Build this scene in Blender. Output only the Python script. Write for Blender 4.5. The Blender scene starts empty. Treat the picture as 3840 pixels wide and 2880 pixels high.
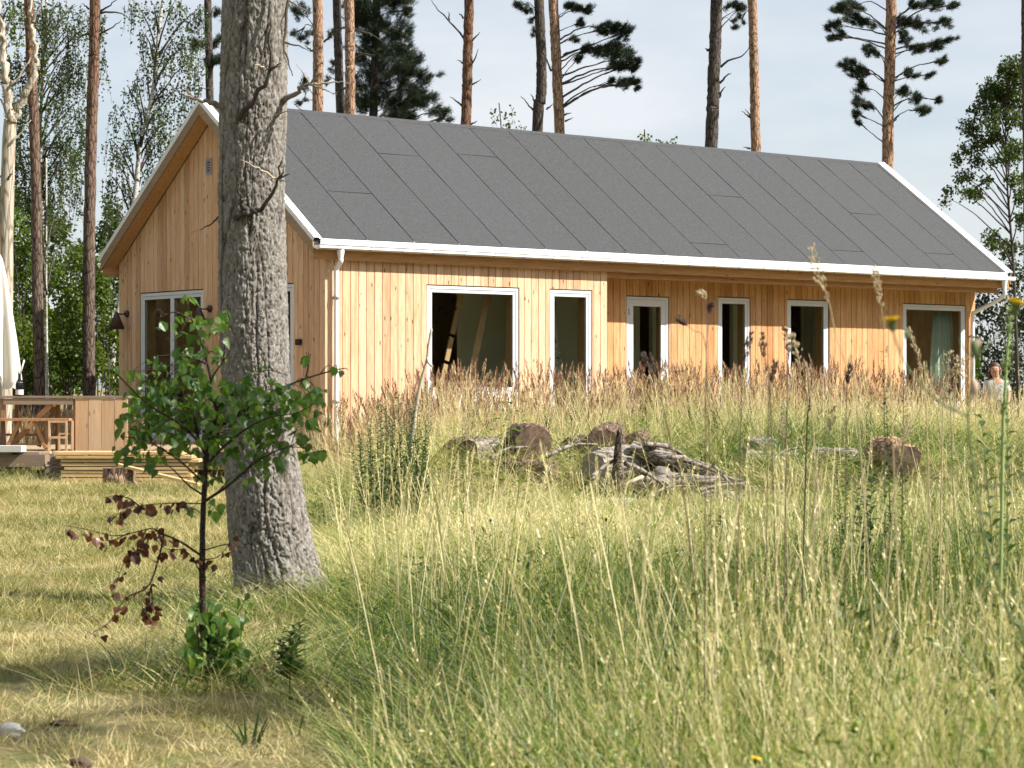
import bpy, bmesh, math, random
import numpy as np
from mathutils import Vector, Matrix, Euler

# ------------------------------------------------------------------ camera, sky, sun, exposure
SC = bpy.context.scene
COL = SC.collection
random.seed(7)
RNG = np.random.default_rng(11)
EYE = 1.3
F = 8429.0            # focal length in photo pixels (photo is 3840 wide)
HZ = 1456.0           # horizon row of the photo
K = 3840 / 2212.0

cam_d = bpy.data.cameras.new('camera')
cam = bpy.data.objects.new('camera', cam_d); COL.objects.link(cam)
cam.location = (0, 0, EYE)
cam.rotation_euler = (math.radians(90) + math.atan((HZ - 1440) / F), 0, 0)
cam_d.sensor_width = 36.0
cam_d.lens = 36.0 * F / 3840
cam_d.clip_start = 0.1
cam_d.clip_end = 2000
cam_d.dof.use_dof = True
cam_d.dof.focus_distance = 22.0
cam_d.dof.aperture_fstop = 8.5
SC.camera = cam

SUN_EL = math.radians(44)
sun_h = Vector((0.970, -0.243))          # horizontal direction towards the sun
SUN_AZ = math.atan2(sun_h.x, sun_h.y)    # clockwise from +Y
w = bpy.data.worlds.new('World'); SC.world = w; w.use_nodes = True
nt = w.node_tree; nt.nodes.clear()
out = nt.nodes.new('ShaderNodeOutputWorld'); bg = nt.nodes.new('ShaderNodeBackground')
sky = nt.nodes.new('ShaderNodeTexSky'); sky.sky_type = 'NISHITA'; sky.sun_disc = False
sky.sun_elevation = SUN_EL; sky.sun_rotation = SUN_AZ
sky.air_density = 1.0; sky.dust_density = 1.2; sky.ozone_density = 1.3
# thin bright summer cloud veil over the sky, by direction
tc = nt.nodes.new('ShaderNodeTexCoord'); mp = nt.nodes.new('ShaderNodeMapping')
mp.inputs['Scale'].default_value = (1.6, 1.6, 5.0)
nz = nt.nodes.new('ShaderNodeTexNoise'); nz.inputs['Scale'].default_value = 2.2; nz.inputs['Detail'].default_value = 7; nz.inputs['Roughness'].default_value = .55
rp = nt.nodes.new('ShaderNodeValToRGB')
rp.color_ramp.elements[0].position = .36; rp.color_ramp.elements[0].color = (.32, .32, .32, 1)
rp.color_ramp.elements[1].position = .66; rp.color_ramp.elements[1].color = (.92, .92, .92, 1)
mx = nt.nodes.new('ShaderNodeMix'); mx.data_type = 'RGBA'
mx.inputs['B'].default_value = (6.4, 6.65, 6.95, 1)
L = nt.links.new
L(tc.outputs['Generated'], mp.inputs['Vector']); L(mp.outputs['Vector'], nz.inputs['Vector']); L(nz.outputs['Fac'], rp.inputs['Fac'])
L(rp.outputs['Color'], mx.inputs['Factor']); L(sky.outputs['Color'], mx.inputs['A']); L(mx.outputs['Result'], bg.inputs['Color']); L(bg.outputs['Background'], out.inputs['Surface'])
bg.inputs['Strength'].default_value = 0.069

sd = bpy.data.lights.new('sun', 'SUN'); sd.energy = 5.0; sd.angle = math.radians(.5); sd.color = (1.0, .95, .87)
sun = bpy.data.objects.new('sun', sd); COL.objects.link(sun)
sv = Vector((sun_h.x * math.cos(SUN_EL), sun_h.y * math.cos(SUN_EL), math.sin(SUN_EL)))
sun.rotation_euler = sv.to_track_quat('Z', 'Y').to_euler()
vs = SC.view_settings
vs.view_transform = 'Standard'; vs.look = 'None'; vs.gamma = 1; vs.use_curve_mapping = False
vs.exposure = 1.0
SC.cycles.max_bounces = 5; SC.cycles.diffuse_bounces = 2; SC.cycles.glossy_bounces = 2
SC.cycles.transmission_bounces = 4; SC.cycles.transparent_max_bounces = 8
SC.cycles.use_denoising = True
SC.cycles.use_adaptive_sampling = True; SC.cycles.adaptive_threshold = 0.025

# ------------------------------------------------------------------ helpers
def at(u, v, Y):
    """a point of the 2212-wide view of the photo, at depth Y, in metres"""
    return Vector(((u * K - 1920) / F * Y, Y, EYE + (HZ - v * K) / F * Y))

def ppm(Y):            # metres per 2212-view pixel at depth Y
    return K / F * Y

def setp(o, label=None, cat=None, group=None, kind=None):
    if label: o['label'] = label
    if cat: o['category'] = cat
    if group: o['group'] = group
    if kind: o['kind'] = kind
    return o

def empty(name, loc=(0, 0, 0), rz=0, label=None, cat=None, group=None):
    o = bpy.data.objects.new(name, None); COL.objects.link(o)
    o.location = loc; o.rotation_euler = (0, 0, rz); o.empty_display_size = .1
    return setp(o, label, cat, group)

def link(name, me, parent=None, mat=None):
    o = bpy.data.objects.new(name, me); COL.objects.link(o)
    if parent is not None: o.parent = parent
    if mat is not None:
        if len(me.materials) == 0: me.materials.append(mat)
        else: o.material_slots[0].link = 'OBJECT'; o.material_slots[0].material = mat
    return o

class MB:
    """collects shapes for ONE mesh object"""
    def __init__(s): s.v = []; s.f = []; s.smooth = []
    def add(s, vs, fs, smooth=False):
        b = len(s.v); s.v.extend([tuple(p) for p in vs])
        for f in fs: s.f.append(tuple(i + b for i in f)); s.smooth.append(smooth)
        return s
    def box(s, x0, x1, y0, y1, z0, z1, M=None):
        vs = [Vector(p) for p in ((x0, y0, z0), (x1, y0, z0), (x1, y1, z0), (x0, y1, z0), (x0, y0, z1), (x1, y0, z1), (x1, y1, z1), (x0, y1, z1))]
        if M is not None: vs = [M @ p for p in vs]
        return s.add(vs, [(0, 3, 2, 1), (4, 5, 6, 7), (0, 1, 5, 4), (1, 2, 6, 5), (2, 3, 7, 6), (3, 0, 4, 7)])
    def prism(s, poly, y0, y1):
        """poly: (x, z) outline, extruded along y"""
        n = len(poly); vs = [(p[0], y0, p[1]) for p in poly] + [(p[0], y1, p[1]) for p in poly]
        fs = [tuple(range(n)), tuple(range(2 * n - 1, n - 1, -1))] + [(i, i + n, (i + 1) % n + n, (i + 1) % n) for i in range(n)]
        return s.add(vs, fs)
    def bar(s, p, q, wd, ht, up=(0, 0, 1)):
        p, q = Vector(p), Vector(q); d = q - p; l = d.length; d.normalize()
        u = Vector(up); sd_ = d.cross(u)
        if sd_.length < 1e-4: sd_ = d.cross(Vector((0, 1, 0)))
        sd_.normalize(); u = sd_.cross(d)
        M = Matrix((d, sd_, u)).transposed().to_4x4(); M.translation = p
        return s.box(0, l, -wd / 2, wd / 2, -ht / 2, ht / 2, M)
    def tube(s, pts, rad, n=8, caps=True, wob=0):
        pts = [Vector(p) for p in pts]; m = len(pts)
        if not hasattr(rad, '__len__'): rad = [rad] * m
        vs, fs = [], []; ref = None
        for i in range(m):
            t = pts[min(i + 1, m - 1)] - pts[max(i - 1, 0)]
            if t.length < 1e-9: t = Vector((0, 0, 1))
            t.normalize()
            if ref is None: ref = t.orthogonal().normalized()
            ref = (ref - t * ref.dot(t))
            if ref.length < 1e-5: ref = t.orthogonal()
            ref.normalize(); b = t.cross(ref)
            for k in range(n):
                a = 2 * math.pi * k / n
                r = rad[i] * (1 + (random.uniform(-wob, wob) if wob else 0))
                vs.append(pts[i] + (ref * math.cos(a) + b * math.sin(a)) * r)
        for i in range(m - 1):
            for k in range(n):
                fs.append((i * n + k, i * n + (k + 1) % n, (i + 1) * n + (k + 1) % n, (i + 1) * n + k))
        s.add(vs, fs, True)
        if caps:
            b0 = len(s.v) - len(vs)
            s.f.append(tuple(b0 + k for k in range(n - 1, -1, -1))); s.smooth.append(False)
            s.f.append(tuple(b0 + (m - 1) * n + k for k in range(n))); s.smooth.append(False)
        return s
    def lathe(s, prof, c=(0, 0, 0), n=20, M=None):
        vs = []
        for r, z in prof:
            for k in range(n):
                a = 2 * math.pi * k / n; p = Vector((r * math.cos(a), r * math.sin(a), z))
                p = (M @ p if M is not None else p) + Vector(c); vs.append(p)
        fs = [(i * n + k, i * n + (k + 1) % n, (i + 1) * n + (k + 1) % n, (i + 1) * n + k) for i in range(len(prof) - 1) for k in range(n)]
        return s.add(vs, fs, True)
    def mesh(s, name):
        me = bpy.data.meshes.new(name); me.from_pydata(s.v, [], s.f)
        me.polygons.foreach_set('use_smooth', s.smooth); me.update(); return me
    def build(s, name, mat=None, parent=None): return link(name, s.mesh(name), parent, mat)

def np_mesh(name, V, Fq, nside, cols=None, smooth=False, attrs=None):
    """fast mesh from arrays: V (n,3), Fq (m,nside)"""
    V = np.asarray(V, dtype=np.float32); Fq = np.asarray(Fq, dtype=np.int32)
    me = bpy.data.meshes.new(name); me.vertices.add(len(V)); me.vertices.foreach_set('co', V.ravel())
    m = len(Fq); me.loops.add(m * nside); me.loops.foreach_set('vertex_index', Fq.ravel())
    me.polygons.add(m); me.polygons.foreach_set('loop_start', np.arange(m, dtype=np.int32) * nside)
    me.polygons.foreach_set('loop_total', np.full(m, nside, dtype=np.int32))
    if smooth: me.polygons.foreach_set('use_smooth', np.ones(m, dtype=bool))
    if cols is not None:
        a = me.attributes.new('tint', 'FLOAT', 'POINT'); a.data.foreach_set('value', np.asarray(cols, dtype=np.float32))
    for k, val in (attrs or {}).items():
        a = me.attributes.new(k, 'FLOAT', 'POINT'); a.data.foreach_set('value', np.asarray(val, dtype=np.float32))
    me.update(calc_edges=True); me.validate(); return me

def smooth_path(pts, n):
    """Catmull-Rom resample of a polyline"""
    P = [Vector(p) for p in pts]
    if len(P) == 2: return [P[0].lerp(P[1], i / n) for i in range(n + 1)]
    Q = [P[0] * 2 - P[1]] + P + [P[-1] * 2 - P[-2]]
    o = []; segs = len(P) - 1
    for i in range(n + 1):
        t = i / n * segs; k = min(int(t), segs - 1); t -= k
        a, b, c, d = Q[k:k + 4]
        o.append(.5 * ((2 * b) + (c - a) * t + (2 * a - 5 * b + 4 * c - d) * t * t + (3 * b - a - 3 * c + d) * t ** 3))
    return o

def hash2(i, j, seed=0):
    h = (i.astype(np.int64) * 374761393 + j.astype(np.int64) * 668265263 + seed * 1442695041) & 0xffffffff
    h = ((h ^ (h >> 13)) * 1274126177) & 0xffffffff
    return ((h ^ (h >> 16)) & 0xffffff) / float(0xffffff)
def vnoise(x, y, seed=0, per=None):
    i = np.floor(x); j = np.floor(y); fx = x - i; fy = y - j
    fx = fx * fx * (3 - 2 * fx); fy = fy * fy * (3 - 2 * fy)
    i2 = i + 1
    if per: i = np.mod(i, per); i2 = np.mod(i2, per)
    a = hash2(i, j, seed); b = hash2(i2, j, seed); c = hash2(i, j + 1, seed); d = hash2(i2, j + 1, seed)
    return (a * (1 - fx) + b * fx) * (1 - fy) + (c * (1 - fx) + d * fx) * fy
def worley(x, y, seed=0, per=None):
    """returns F1, F2, cell id value"""
    i = np.floor(x); j = np.floor(y); f1 = np.full(x.shape, 9.); f2 = np.full(x.shape, 9.); cid = np.zeros(x.shape)
    for di in (-1, 0, 1):
        for dj in (-1, 0, 1):
            ci = i + di; cj = j + dj; cp = np.mod(ci, per) if per else ci
            px = ci + .1 + .8 * hash2(cp, cj, seed); py = cj + .1 + .8 * hash2(cp, cj, seed + 1)
            d = np.hypot(px - x, py - y); n = d < f1
            f2 = np.where(n, f1, np.minimum(f2, d)); cid = np.where(n, hash2(cp, cj, seed + 2), cid); f1 = np.where(n, d, f1)
    return f1, f2, cid

# ------------------------------------------------------------------ materials
class NT:
    def __init__(s, name):
        s.m = bpy.data.materials.new(name); s.m.use_nodes = True; s.t = s.m.node_tree; s.t.nodes.clear()
        s.out = s.t.nodes.new('ShaderNodeOutputMaterial')
    def n(s, typ, ins=None, **kw):
        nd = s.t.nodes.new('ShaderNode' + typ)
        for k, v in kw.items(): setattr(nd, k, v)
        for k, v in (ins or {}).items(): s.set(nd.inputs[k], v)
        return nd
    def set(s, sock, v):
        if hasattr(v, 'is_output') or isinstance(v, bpy.types.NodeSocket): s.t.links.new(v, sock)
        else: sock.default_value = v
    def mix(s, f, a, b, bt='MIX'):
        nd = s.t.nodes.new('ShaderNodeMix'); nd.data_type = 'RGBA'; nd.blend_type = bt
        s.set(nd.inputs['Factor'], f); s.set(nd.inputs['A'], a); s.set(nd.inputs['B'], b); return nd.outputs['Result']
    def ramp(s, f, stops):
        nd = s.t.nodes.new('ShaderNodeValToRGB'); e = nd.color_ramp.elements
        while len(e) < len(stops): e.new(.5)
        for i, (p, c) in enumerate(stops):
            e[i].position = p; e[i].color = c if len(c) == 4 else (*c, 1)
        s.set(nd.inputs['Fac'], f); return nd.outputs['Color']
    def math(s, op, a, b=0.0, c=None):
        nd = s.t.nodes.new('ShaderNodeMath'); nd.operation = op; s.set(nd.inputs[0], a); s.set(nd.inputs[1], b)
        if c is not None: s.set(nd.inputs[2], c)
        return nd.outputs[0]
    def coord(s, scale=(1, 1, 1), kind='Object', rnd=0.0):
        tcn = s.t.nodes.new('ShaderNodeTexCoord'); v = tcn.outputs[kind]
        if rnd:
            oi = s.t.nodes.new('ShaderNodeObjectInfo'); vm = s.t.nodes.new('ShaderNodeVectorMath'); vm.operation = 'MULTIPLY_ADD'
            cx = s.t.nodes.new('ShaderNodeCombineXYZ')
            for k in range(3): s.t.links.new(oi.outputs['Random'], cx.inputs[k])
            s.t.links.new(cx.outputs[0], vm.inputs[0]); vm.inputs[1].default_value = (rnd, rnd * .7, rnd * 1.3); s.t.links.new(v, vm.inputs[2]); v = vm.outputs[0]
        mpn = s.t.nodes.new('ShaderNodeMapping'); mpn.inputs['Scale'].default_value = scale; s.t.links.new(v, mpn.inputs['Vector'])
        return mpn.outputs['Vector']
    def noise(s, vec, sc, det=4, rough=.55, o='Fac'):
        nd = s.n('TexNoise', {'Vector': vec, 'Scale': sc, 'Detail': det, 'Roughness': rough}); return nd.outputs[o]
    def bump(s, h, strength=.3, dist=.01):
        return s.n('Bump', {'Height': h, 'Strength': strength, 'Distance': dist}).outputs['Normal']
    def princ(s, col, rough=.7, nrm=None, **kw):
        nd = s.n('BsdfPrincipled', {'Base Color': col, 'Roughness': rough})
        for k, v in kw.items(): s.set(nd.inputs[k.replace('_', ' ')], v)
        if nrm is not None: s.set(nd.inputs['Normal'], nrm)
        s.t.links.new(nd.outputs[0], s.out.inputs['Surface']); return s.m

def c4(r, g, b): return (r, g, b, 1)

def wood(name, lo, hi, axis='z', knot=1.0, grey=0.0, rough=.65, rnd=11.0):
    t = NT(name)
    sc = {'z': (9, 9, .7), 'x': (.7, 9, 9), 'y': (9, .7, 9)}[axis]
    v = t.coord(sc, rnd=rnd)
    g = t.noise(v, 3.2, 6, .62); g2 = t.noise(v, 14, 3, .5)
    col = t.ramp(t.math('ADD', t.math('MULTIPLY', g, .75), t.math('MULTIPLY', g2, .25)), [(.32, lo), (.66, hi)])
    oi = t.n('ObjectInfo').outputs['Random']
    col = t.mix(1.0, col, t.ramp(oi, [(0, (.70, .60, .52)), (.3, (1, .97, .95)), (.6, (.90, .79, .70)), (.8, (1, 1, 1)), (1, (.84, .76, .70))]), 'MULTIPLY')
    if knot:
        ksc = {'z': (11, 11, 3.4), 'x': (3.4, 11, 11), 'y': (11, 3.4, 11)}[axis]
        vo = t.n('TexVoronoi', {'Vector': t.coord(ksc, rnd=rnd), 'Scale': 1.0}, feature='F1')
        kf = t.ramp(vo.outputs['Distance'], [(.09, (1, 1, 1)), (.15, (0, 0, 0))])
        pick = t.ramp(t.n('SeparateColor', {'Color': vo.outputs['Color']}).outputs[0], [(.45, (0, 0, 0)), (.48, (1, 1, 1))])
        kk = t.math('MULTIPLY', t.math('MULTIPLY', kf, pick), knot)
        col = t.mix(kk, col, c4(.10, .045, .02))
    if grey:
        st = t.noise(t.coord(sc, rnd=rnd), 1.1, 4, .6)
        col = t.mix(t.math('MULTIPLY', t.ramp(st, [(.35, (0, 0, 0)), (.7, (1, 1, 1))]), grey), col, c4(.23, .20, .17))
    return t.princ(col, rough, t.bump(g2, .25, .004), Specular_IOR_Level=.25)

M = {}
M['clad'] = wood('cladding_pine', (.55, .315, .17), (.82, .605, .43), 'z', 1.0)
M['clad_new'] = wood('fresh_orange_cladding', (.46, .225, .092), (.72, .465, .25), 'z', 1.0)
M['trim'] = wood('trim_pine', (.40, .21, .09), (.60, .36, .18), 'x', .9)
M['trim_y'] = wood('trim_pine_across', (.40, .21, .09), (.60, .36, .18), 'y', .9)
M['barge'] = wood('barge_pine', (.27, .185, .115), (.42, .295, .19), 'y', .5, .5)
M['inner_wood'] = wood('reveal_pine', (.30, .17, .08), (.46, .28, .14), 'z', .4)
M['lumber'] = wood('lumber_pine', (.50, .36, .17), (.70, .55, .30), 'x', .5)
M['old_wood'] = wood('weathered_planks', (.22, .165, .12), (.36, .28, .21), 'x', .4, .6)
M['table_wood'] = wood('table_pine', (.34, .18, .085), (.52, .31, .16), 'z', .5, .25)
M['pale_plank'] = wood('pale_planks', (.52, .34, .20), (.68, .48, .31), 'z', .5)

def simple(name, col, rough=.5, metal=0.0, nsc=30, var=.08, bump=.0):
    t = NT(name); nse = t.noise(t.coord(), nsc, 4)
    c = t.mix(nse, c4(*[x * (1 - var) for x in col]), c4(*[min(1, x * (1 + var)) for x in col]))
    return t.princ(c, rough, t.bump(nse, bump, .003) if bump else None, Metallic=metal)
M['white_metal'] = simple('white_painted_steel', (.80, .81, .82), .38, 0, 5, .03)
M['frame'] = simple('pale_grey_frame', (.66, .68, .71), .45, 0, 8, .03)
M['gasket'] = simple('dark_gasket', (.03, .03, .03), .6)
M['zinc'] = simple('galvanised_steel', (.46, .47, .48), .42, .6, 14, .12)
M['lamp'] = simple('rust_brown_lamp', (.075, .045, .038), .45, .4, 40, .2)
M['black_box'] = simple('black_plastic', (.015, .015, .016), .5)
M['plaster'] = simple('inner_plaster', (.80, .79, .70), .9, 0, 3, .06)
M['inner_floor'] = simple('inner_floor', (.56, .46, .34), .6, 0, 4, .15)
M['backing'] = simple('wind_barrier', (.05, .035, .025), .95)
M['sill_white'] = simple('white_sill', (.78, .79, .79), .5, 0, 12, .05)
M['bottle'] = simple('dark_green_glass', (.008, .010, .008), .08)
M['paper'] = simple('paper_label', (.7, .68, .66), .8)
M['candle'] = simple('white_wax', (.82, .80, .75), .5)
M['foam'] = simple('pale_slab', (.50, .49, .46), .9, 0, 60, .12, .3)

def felt():
    t = NT('roofing_felt'); v = t.coord((1, 1, 1))
    a = t.noise(v, 55, 3, .8); b = t.noise(v, 1.3, 4, .55); c = t.noise(v, 240, 2, .9)
    c = t.noise(v, 24, 4, .85)
    g = t.math('ADD', t.math('MULTIPLY', a, .5), t.math('MULTIPLY', c, .5))
    col = t.ramp(g, [(.36, (.006, .0065, .007)), (.66, (.088, .090, .094))])
    col = t.mix(t.math('MULTIPLY', b, .5), col, c4(.045, .046, .049))
    oi = t.n('ObjectInfo').outputs['Random']
    col = t.mix(t.math('MULTIPLY', oi, .22), col, c4(.06, .062, .066))
    return t.princ(col, .82, t.bump(g, .5, .004), Specular_IOR_Level=.35)
M['felt'] = felt()
M['felt_edge'] = simple('bitumen_edge', (.018, .018, .019), .7)

def glass():
    t = NT('window_glass'); lw = t.n('Fresnel', {'IOR': 1.5})
    tr = t.n('BsdfTransparent', {'Color': c4(.90, .93, .89)}); gl = t.n('BsdfGlossy', {'Color': c4(.9, .92, .92), 'Roughness': .0})
    wob = t.noise(t.coord(), 1.1, 2)
    t.set(gl.inputs['Normal'], t.bump(wob, .02, .02))
    f = t.math('MULTIPLY', lw.outputs[0], t.math('SUBTRACT', 1.0, t.n('NewGeometry').outputs['Backfacing']))
    ms = t.n('MixShader', {0: f, 1: tr.outputs[0], 2: gl.outputs[0]}); t.t.links.new(ms.outputs[0], t.out.inputs['Surface']); return t.m
M['glass'] = glass()

def cloth(name, col, trans=.25):
    t = NT(name); nse = t.noise(t.coord(), 180, 2); c = t.mix(nse, c4(*[x * .93 for x in col]), c4(*col))
    d = t.n('BsdfDiffuse', {'Color': c}); tl = t.n('BsdfTranslucent', {'Color': c}); ms = t.n('MixShader', {0: trans, 1: d.outputs[0], 2: tl.outputs[0]})
    t.t.links.new(ms.outputs[0], t.out.inputs['Surface']); return t.m
M['parasol'] = cloth('cream_canvas', (.78, .74, .66), .3)
M['curtain'] = cloth('pale_green_curtain', (.64, .71, .64), .3)
M['shirt'] = cloth('pale_grey_shirt', (.60, .60, .63), .1)
M['trousers'] = cloth('dark_trousers', (.025, .025, .03), .0)
M['skin'] = simple('skin', (.50, .27, .19), .55, 0, 30, .06)
M['hair'] = simple('brown_hair', (.07, .03, .018), .6, 0, 60, .3)

def leafmat(name, stops, trans=.4, rough=.45, spec=.35, inst=False):
    """foliage: colour from the mesh's own per-leaf tint (a real colour difference between leaves)"""
    t = NT(name); a = t.n('Attribute', attribute_name='tint'); f = a.outputs['Fac']
    if inst:
        b = t.n('Attribute', attribute_name='itint', attribute_type='INSTANCER'); f = t.math('ADD', f, t.math('SUBTRACT', b.outputs['Fac'], .5))
    col = t.ramp(f, stops)
    p = t.n('BsdfPrincipled', {'Base Color': col, 'Roughness': rough, 'Specular IOR Level': spec})
    hs = t.n('HueSaturation', {'Saturation': 1.15, 'Value': 1.35, 'Color': col})
    tl = t.n('BsdfTranslucent', {'Color': hs.outputs[0]})
    ms = t.n('MixShader', {0: trans, 1: p.outputs[0], 2: tl.outputs[0]}); t.t.links.new(ms.outputs[0], t.out.inputs['Surface']); return t.m
M['birch_leaf'] = leafmat('birch_foliage', [(0, (.028, .048, .012)), (.5, (.060, .092, .020)), (1, (.105, .140, .028))])
M['needle'] = leafmat('pine_needles', [(0, (.012, .022, .010)), (.6, (.028, .045, .016)), (1, (.055, .075, .022))], .15)
M['under_leaf'] = leafmat('understorey_leaves', [(0, (.035, .062, .010)), (.5, (.075, .120, .018)), (1, (.130, .175, .030))], .45)
M['grass'] = leafmat('meadow_blades', [(0, (.024, .066, .010)), (.25, (.095, .165, .022)), (.45, (.230, .290, .052)), (.62, (.46, .42, .15)), (1, (.80, .69, .42))], .30, .45, .4, True)
M['lawn'] = leafmat('lawn_blades', [(0, (.065, .105, .022)), (.35, (.180, .195, .050)), (.6, (.36, .32, .125)), (1, (.62, .51, .28))], .3, .55, .3, True)
M['seed'] = leafmat('reed_grass_heads', [(0, (.19, .10, .07)), (.40, (.38, .24, .165)), (.72, (.58, .45, .26)), (1, (.70, .58, .36))], .3, .6, .2, True)
M['weed'] = leafmat('weed_leaves', [(0, (.030, .055, .015)), (.5, (.060, .098, .026)), (1, (.13, .17, .05))], .35, .45, .3, True)

def bark(name, lo, hi, fis, up=None, z0=4, z1=6, sc=(16, 16, 4), bump=.8, patch=None):
    """bark with real fissure colour; up = the flaky orange bark of an older pine's upper trunk, a species trait"""
    t = NT(name); v = t.coord(sc, rnd=5.0)
    n1 = t.noise(v, 1.6, 6, .65)
    vo = t.n('TexVoronoi', {'Vector': v, 'Scale': 1.1}, feature='DISTANCE_TO_EDGE').outputs['Distance']
    n2 = t.noise(t.coord((3, 3, .8), rnd=5.0), 1.0, 3)
    col = t.ramp(n1, [(.32, lo), (.68, hi)])
    if up is not None:
        zz = t.n('SeparateXYZ', {'Vector': t.coord()}).outputs[2]
        f = t.math('MULTIPLY_ADD', t.math('SUBTRACT', n2, .5), 2.2, zz)
        f = t.n('MapRange', {'Value': f, 'From Min': z0, 'From Max': z1}).outputs[0]
        col = t.mix(f, col, t.ramp(n1, [(.30, tuple(x * .5 for x in up)), (.55, up), (.75, tuple(min(1, x * 1.35) for x in up))]))
    col = t.mix(t.ramp(vo, [(.0, (1, 1, 1)), (.12, (0, 0, 0))]), col, c4(*fis))
    if patch is not None:
        pn = t.noise(t.coord((2.2, 2.2, 2.2), rnd=5.0), 1.6, 5, .7)
        col = t.mix(t.ramp(pn, [(.56, (0, 0, 0)), (.62, (1, 1, 1))]), col, c4(*patch))
    h = t.math('ADD', t.math('MULTIPLY', n1, .6), t.math('MINIMUM', vo, .25))
    return t.princ(col, .9, t.bump(h, bump, .03), Specular_IOR_Level=.15)
M['pine_bark'] = bark('pine_bark', (.085, .062, .048), (.21, .16, .125), (.03, .02, .016), (.24, .13, .078), 3.5, 9)  # upper orange darkened: shade on the left pines is put into its colour
M['pine_bark_orange'] = bark('orange_pine_bark', (.22, .14, .095), (.44, .31, .215), (.05, .028, .018), (.43, .27, .175), 4, 8)
M['pine_bark_dark'] = bark('dark_pine_bark', (.05, .042, .036), (.135, .11, .092), (.02, .016, .013))
M['birch_bark'] = bark('birch_bark', (.42, .40, .36), (.68, .66, .61), (.30, .28, .25), sc=(5, 5, 22), bump=.3, patch=(.035, .032, .028))
M['dead_bark'] = bark('bare_dead_wood', (.36, .31, .24), (.56, .50, .40), (.20, .16, .12), sc=(14, 14, 1.6), bump=.4)
M['twig'] = simple('dark_twig', (.055, .042, .034), .85, 0, 30, .3)
M['grey_twig'] = simple('grey_dead_twig', (.20, .165, .13), .85, 0, 30, .3)
M['pale_twig'] = simple('pale_bare_stick', (.46, .38, .29), .85, 0, 30, .2)

def hero_bark():
    t = NT('old_pine_bark'); a = t.n('Attribute', attribute_name='depth').outputs['Fac']; c = t.n('Attribute', attribute_name='plate').outputs['Fac']
    v = t.coord((30, 30, 14)); n1 = t.noise(v, 1.5, 6, .7); n2 = t.noise(t.coord((4, 4, 2.)), 1.4, 4)
    base = t.ramp(n1, [(.28, (.075, .062, .052)), (.48, (.19, .175, .16)), (.72, (.43, .415, .395))])
    base = t.mix(t.math('MULTIPLY', c, .45), base, c4(.17, .14, .115))
    base = t.mix(t.math('MULTIPLY', n2, .25), base, c4(.30, .29, .24))
    col = t.mix(t.ramp(a, [(.16, (1, 1, 1)), (.56, (0, 0, 0))]), base, c4(.045, .032, .025))
    return t.princ(col, .92, t.bump(n1, .7, .008), Specular_IOR_Level=.12)
M['hero_bark'] = hero_bark()

def ground_mat():
    t = NT('dry_meadow_soil'); v = t.coord()
    n1 = t.noise(v, .9, 5, .6); n2 = t.noise(v, 26, 5, .75); n3 = t.noise(v, 4.5, 4, .6)
    col = t.ramp(n2, [(.30, (.10, .082, .040)), (.52, (.215, .180, .085)), (.72, (.36, .30, .155))])
    col = t.mix(t.ramp(n3, [(.42, (0, 0, 0)), (.62, (.8, .8, .8))]), col, c4(.135, .155, .05))
    col = t.mix(t.ramp(n1, [(.50, (0, 0, 0)), (.75, (.5, .5, .5))]), col, c4(.26, .20, .115))
    return t.princ(col, .95, t.bump(n2, .9, .03), Specular_IOR_Level=.1)
M['ground'] = ground_mat()
# ------------------------------------------------------------------ ground
def G(x, y):
    x = np.asarray(x, float); y = np.asarray(y, float)
    fade = np.clip(1 - (np.hypot(x, y - 18) - 24) / 14, 0, 1)
    sm = lambda v: np.clip(v, 0, 1) ** 2 * (3 - 2 * np.clip(v, 0, 1))
    e0 = np.interp(x, [2.4, 3.2], [24.0, 22.6])
    rise = .46 * sm((y - e0) / 2.4) * sm((x + 2.4) / 1.6) * sm((9.0 - x) / 2.6) * sm((46 - y) / 4)
    return rise + fade * (.10 * (vnoise(x * .35 + 50, y * .35 + 50, 3) - .5) + .05 * (vnoise(x * 1.3 + 9, y * 1.3 + 9, 4) - .5))
def Gz(x, y): return float(G(np.array([x]), np.array([y]))[0])
def axis(lo, hi, step, far):
    a = list(np.arange(lo, hi + 1e-6, step)); s = step
    while a[-1] < far: s *= 1.5; a.append(a[-1] + s)
    s = step
    while a[0] > -far: s *= 1.5; a.insert(0, a[0] - s)
    return np.array(a)
gx = axis(-12, 12, .2, 1600); gy = axis(2, 36, .2, 1600)
XX, YY = np.meshgrid(gx, gy); nx, ny = len(gx), len(gy)
Vg = np.stack([XX.ravel(), YY.ravel(), G(XX.ravel(), YY.ravel())], 1)
ii, jj = np.meshgrid(np.arange(nx - 1), np.arange(ny - 1)); b0 = (jj * nx + ii).ravel()
ground = link('ground', np_mesh('ground', Vg, np.stack([b0, b0 + 1, b0 + nx + 1, b0 + nx], 1), 4, smooth=True), None, M['ground'])
setp(ground, 'dry grassy ground of the clearing, straw coloured with green patches', kind='structure')

# ------------------------------------------------------------------ the house
TH = 0.6755
HX, HY = -2.0804 * 1.4, 35.0
LEN, WID, OG, REC = 16.212, 6.558, .28, .562
ZR, SL = 6.084, .723
ZT, ZSILL, ZB = 2.977, .92, .40
RIDGE = WID / 2
def roof_z(y): return ZR - SL * abs(y - RIDGE)
house = empty('timber_house', (HX, HY, 0), TH, 'single storey house clad in vertical pine boards under a dark grey felt gable roof', 'house')

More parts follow.
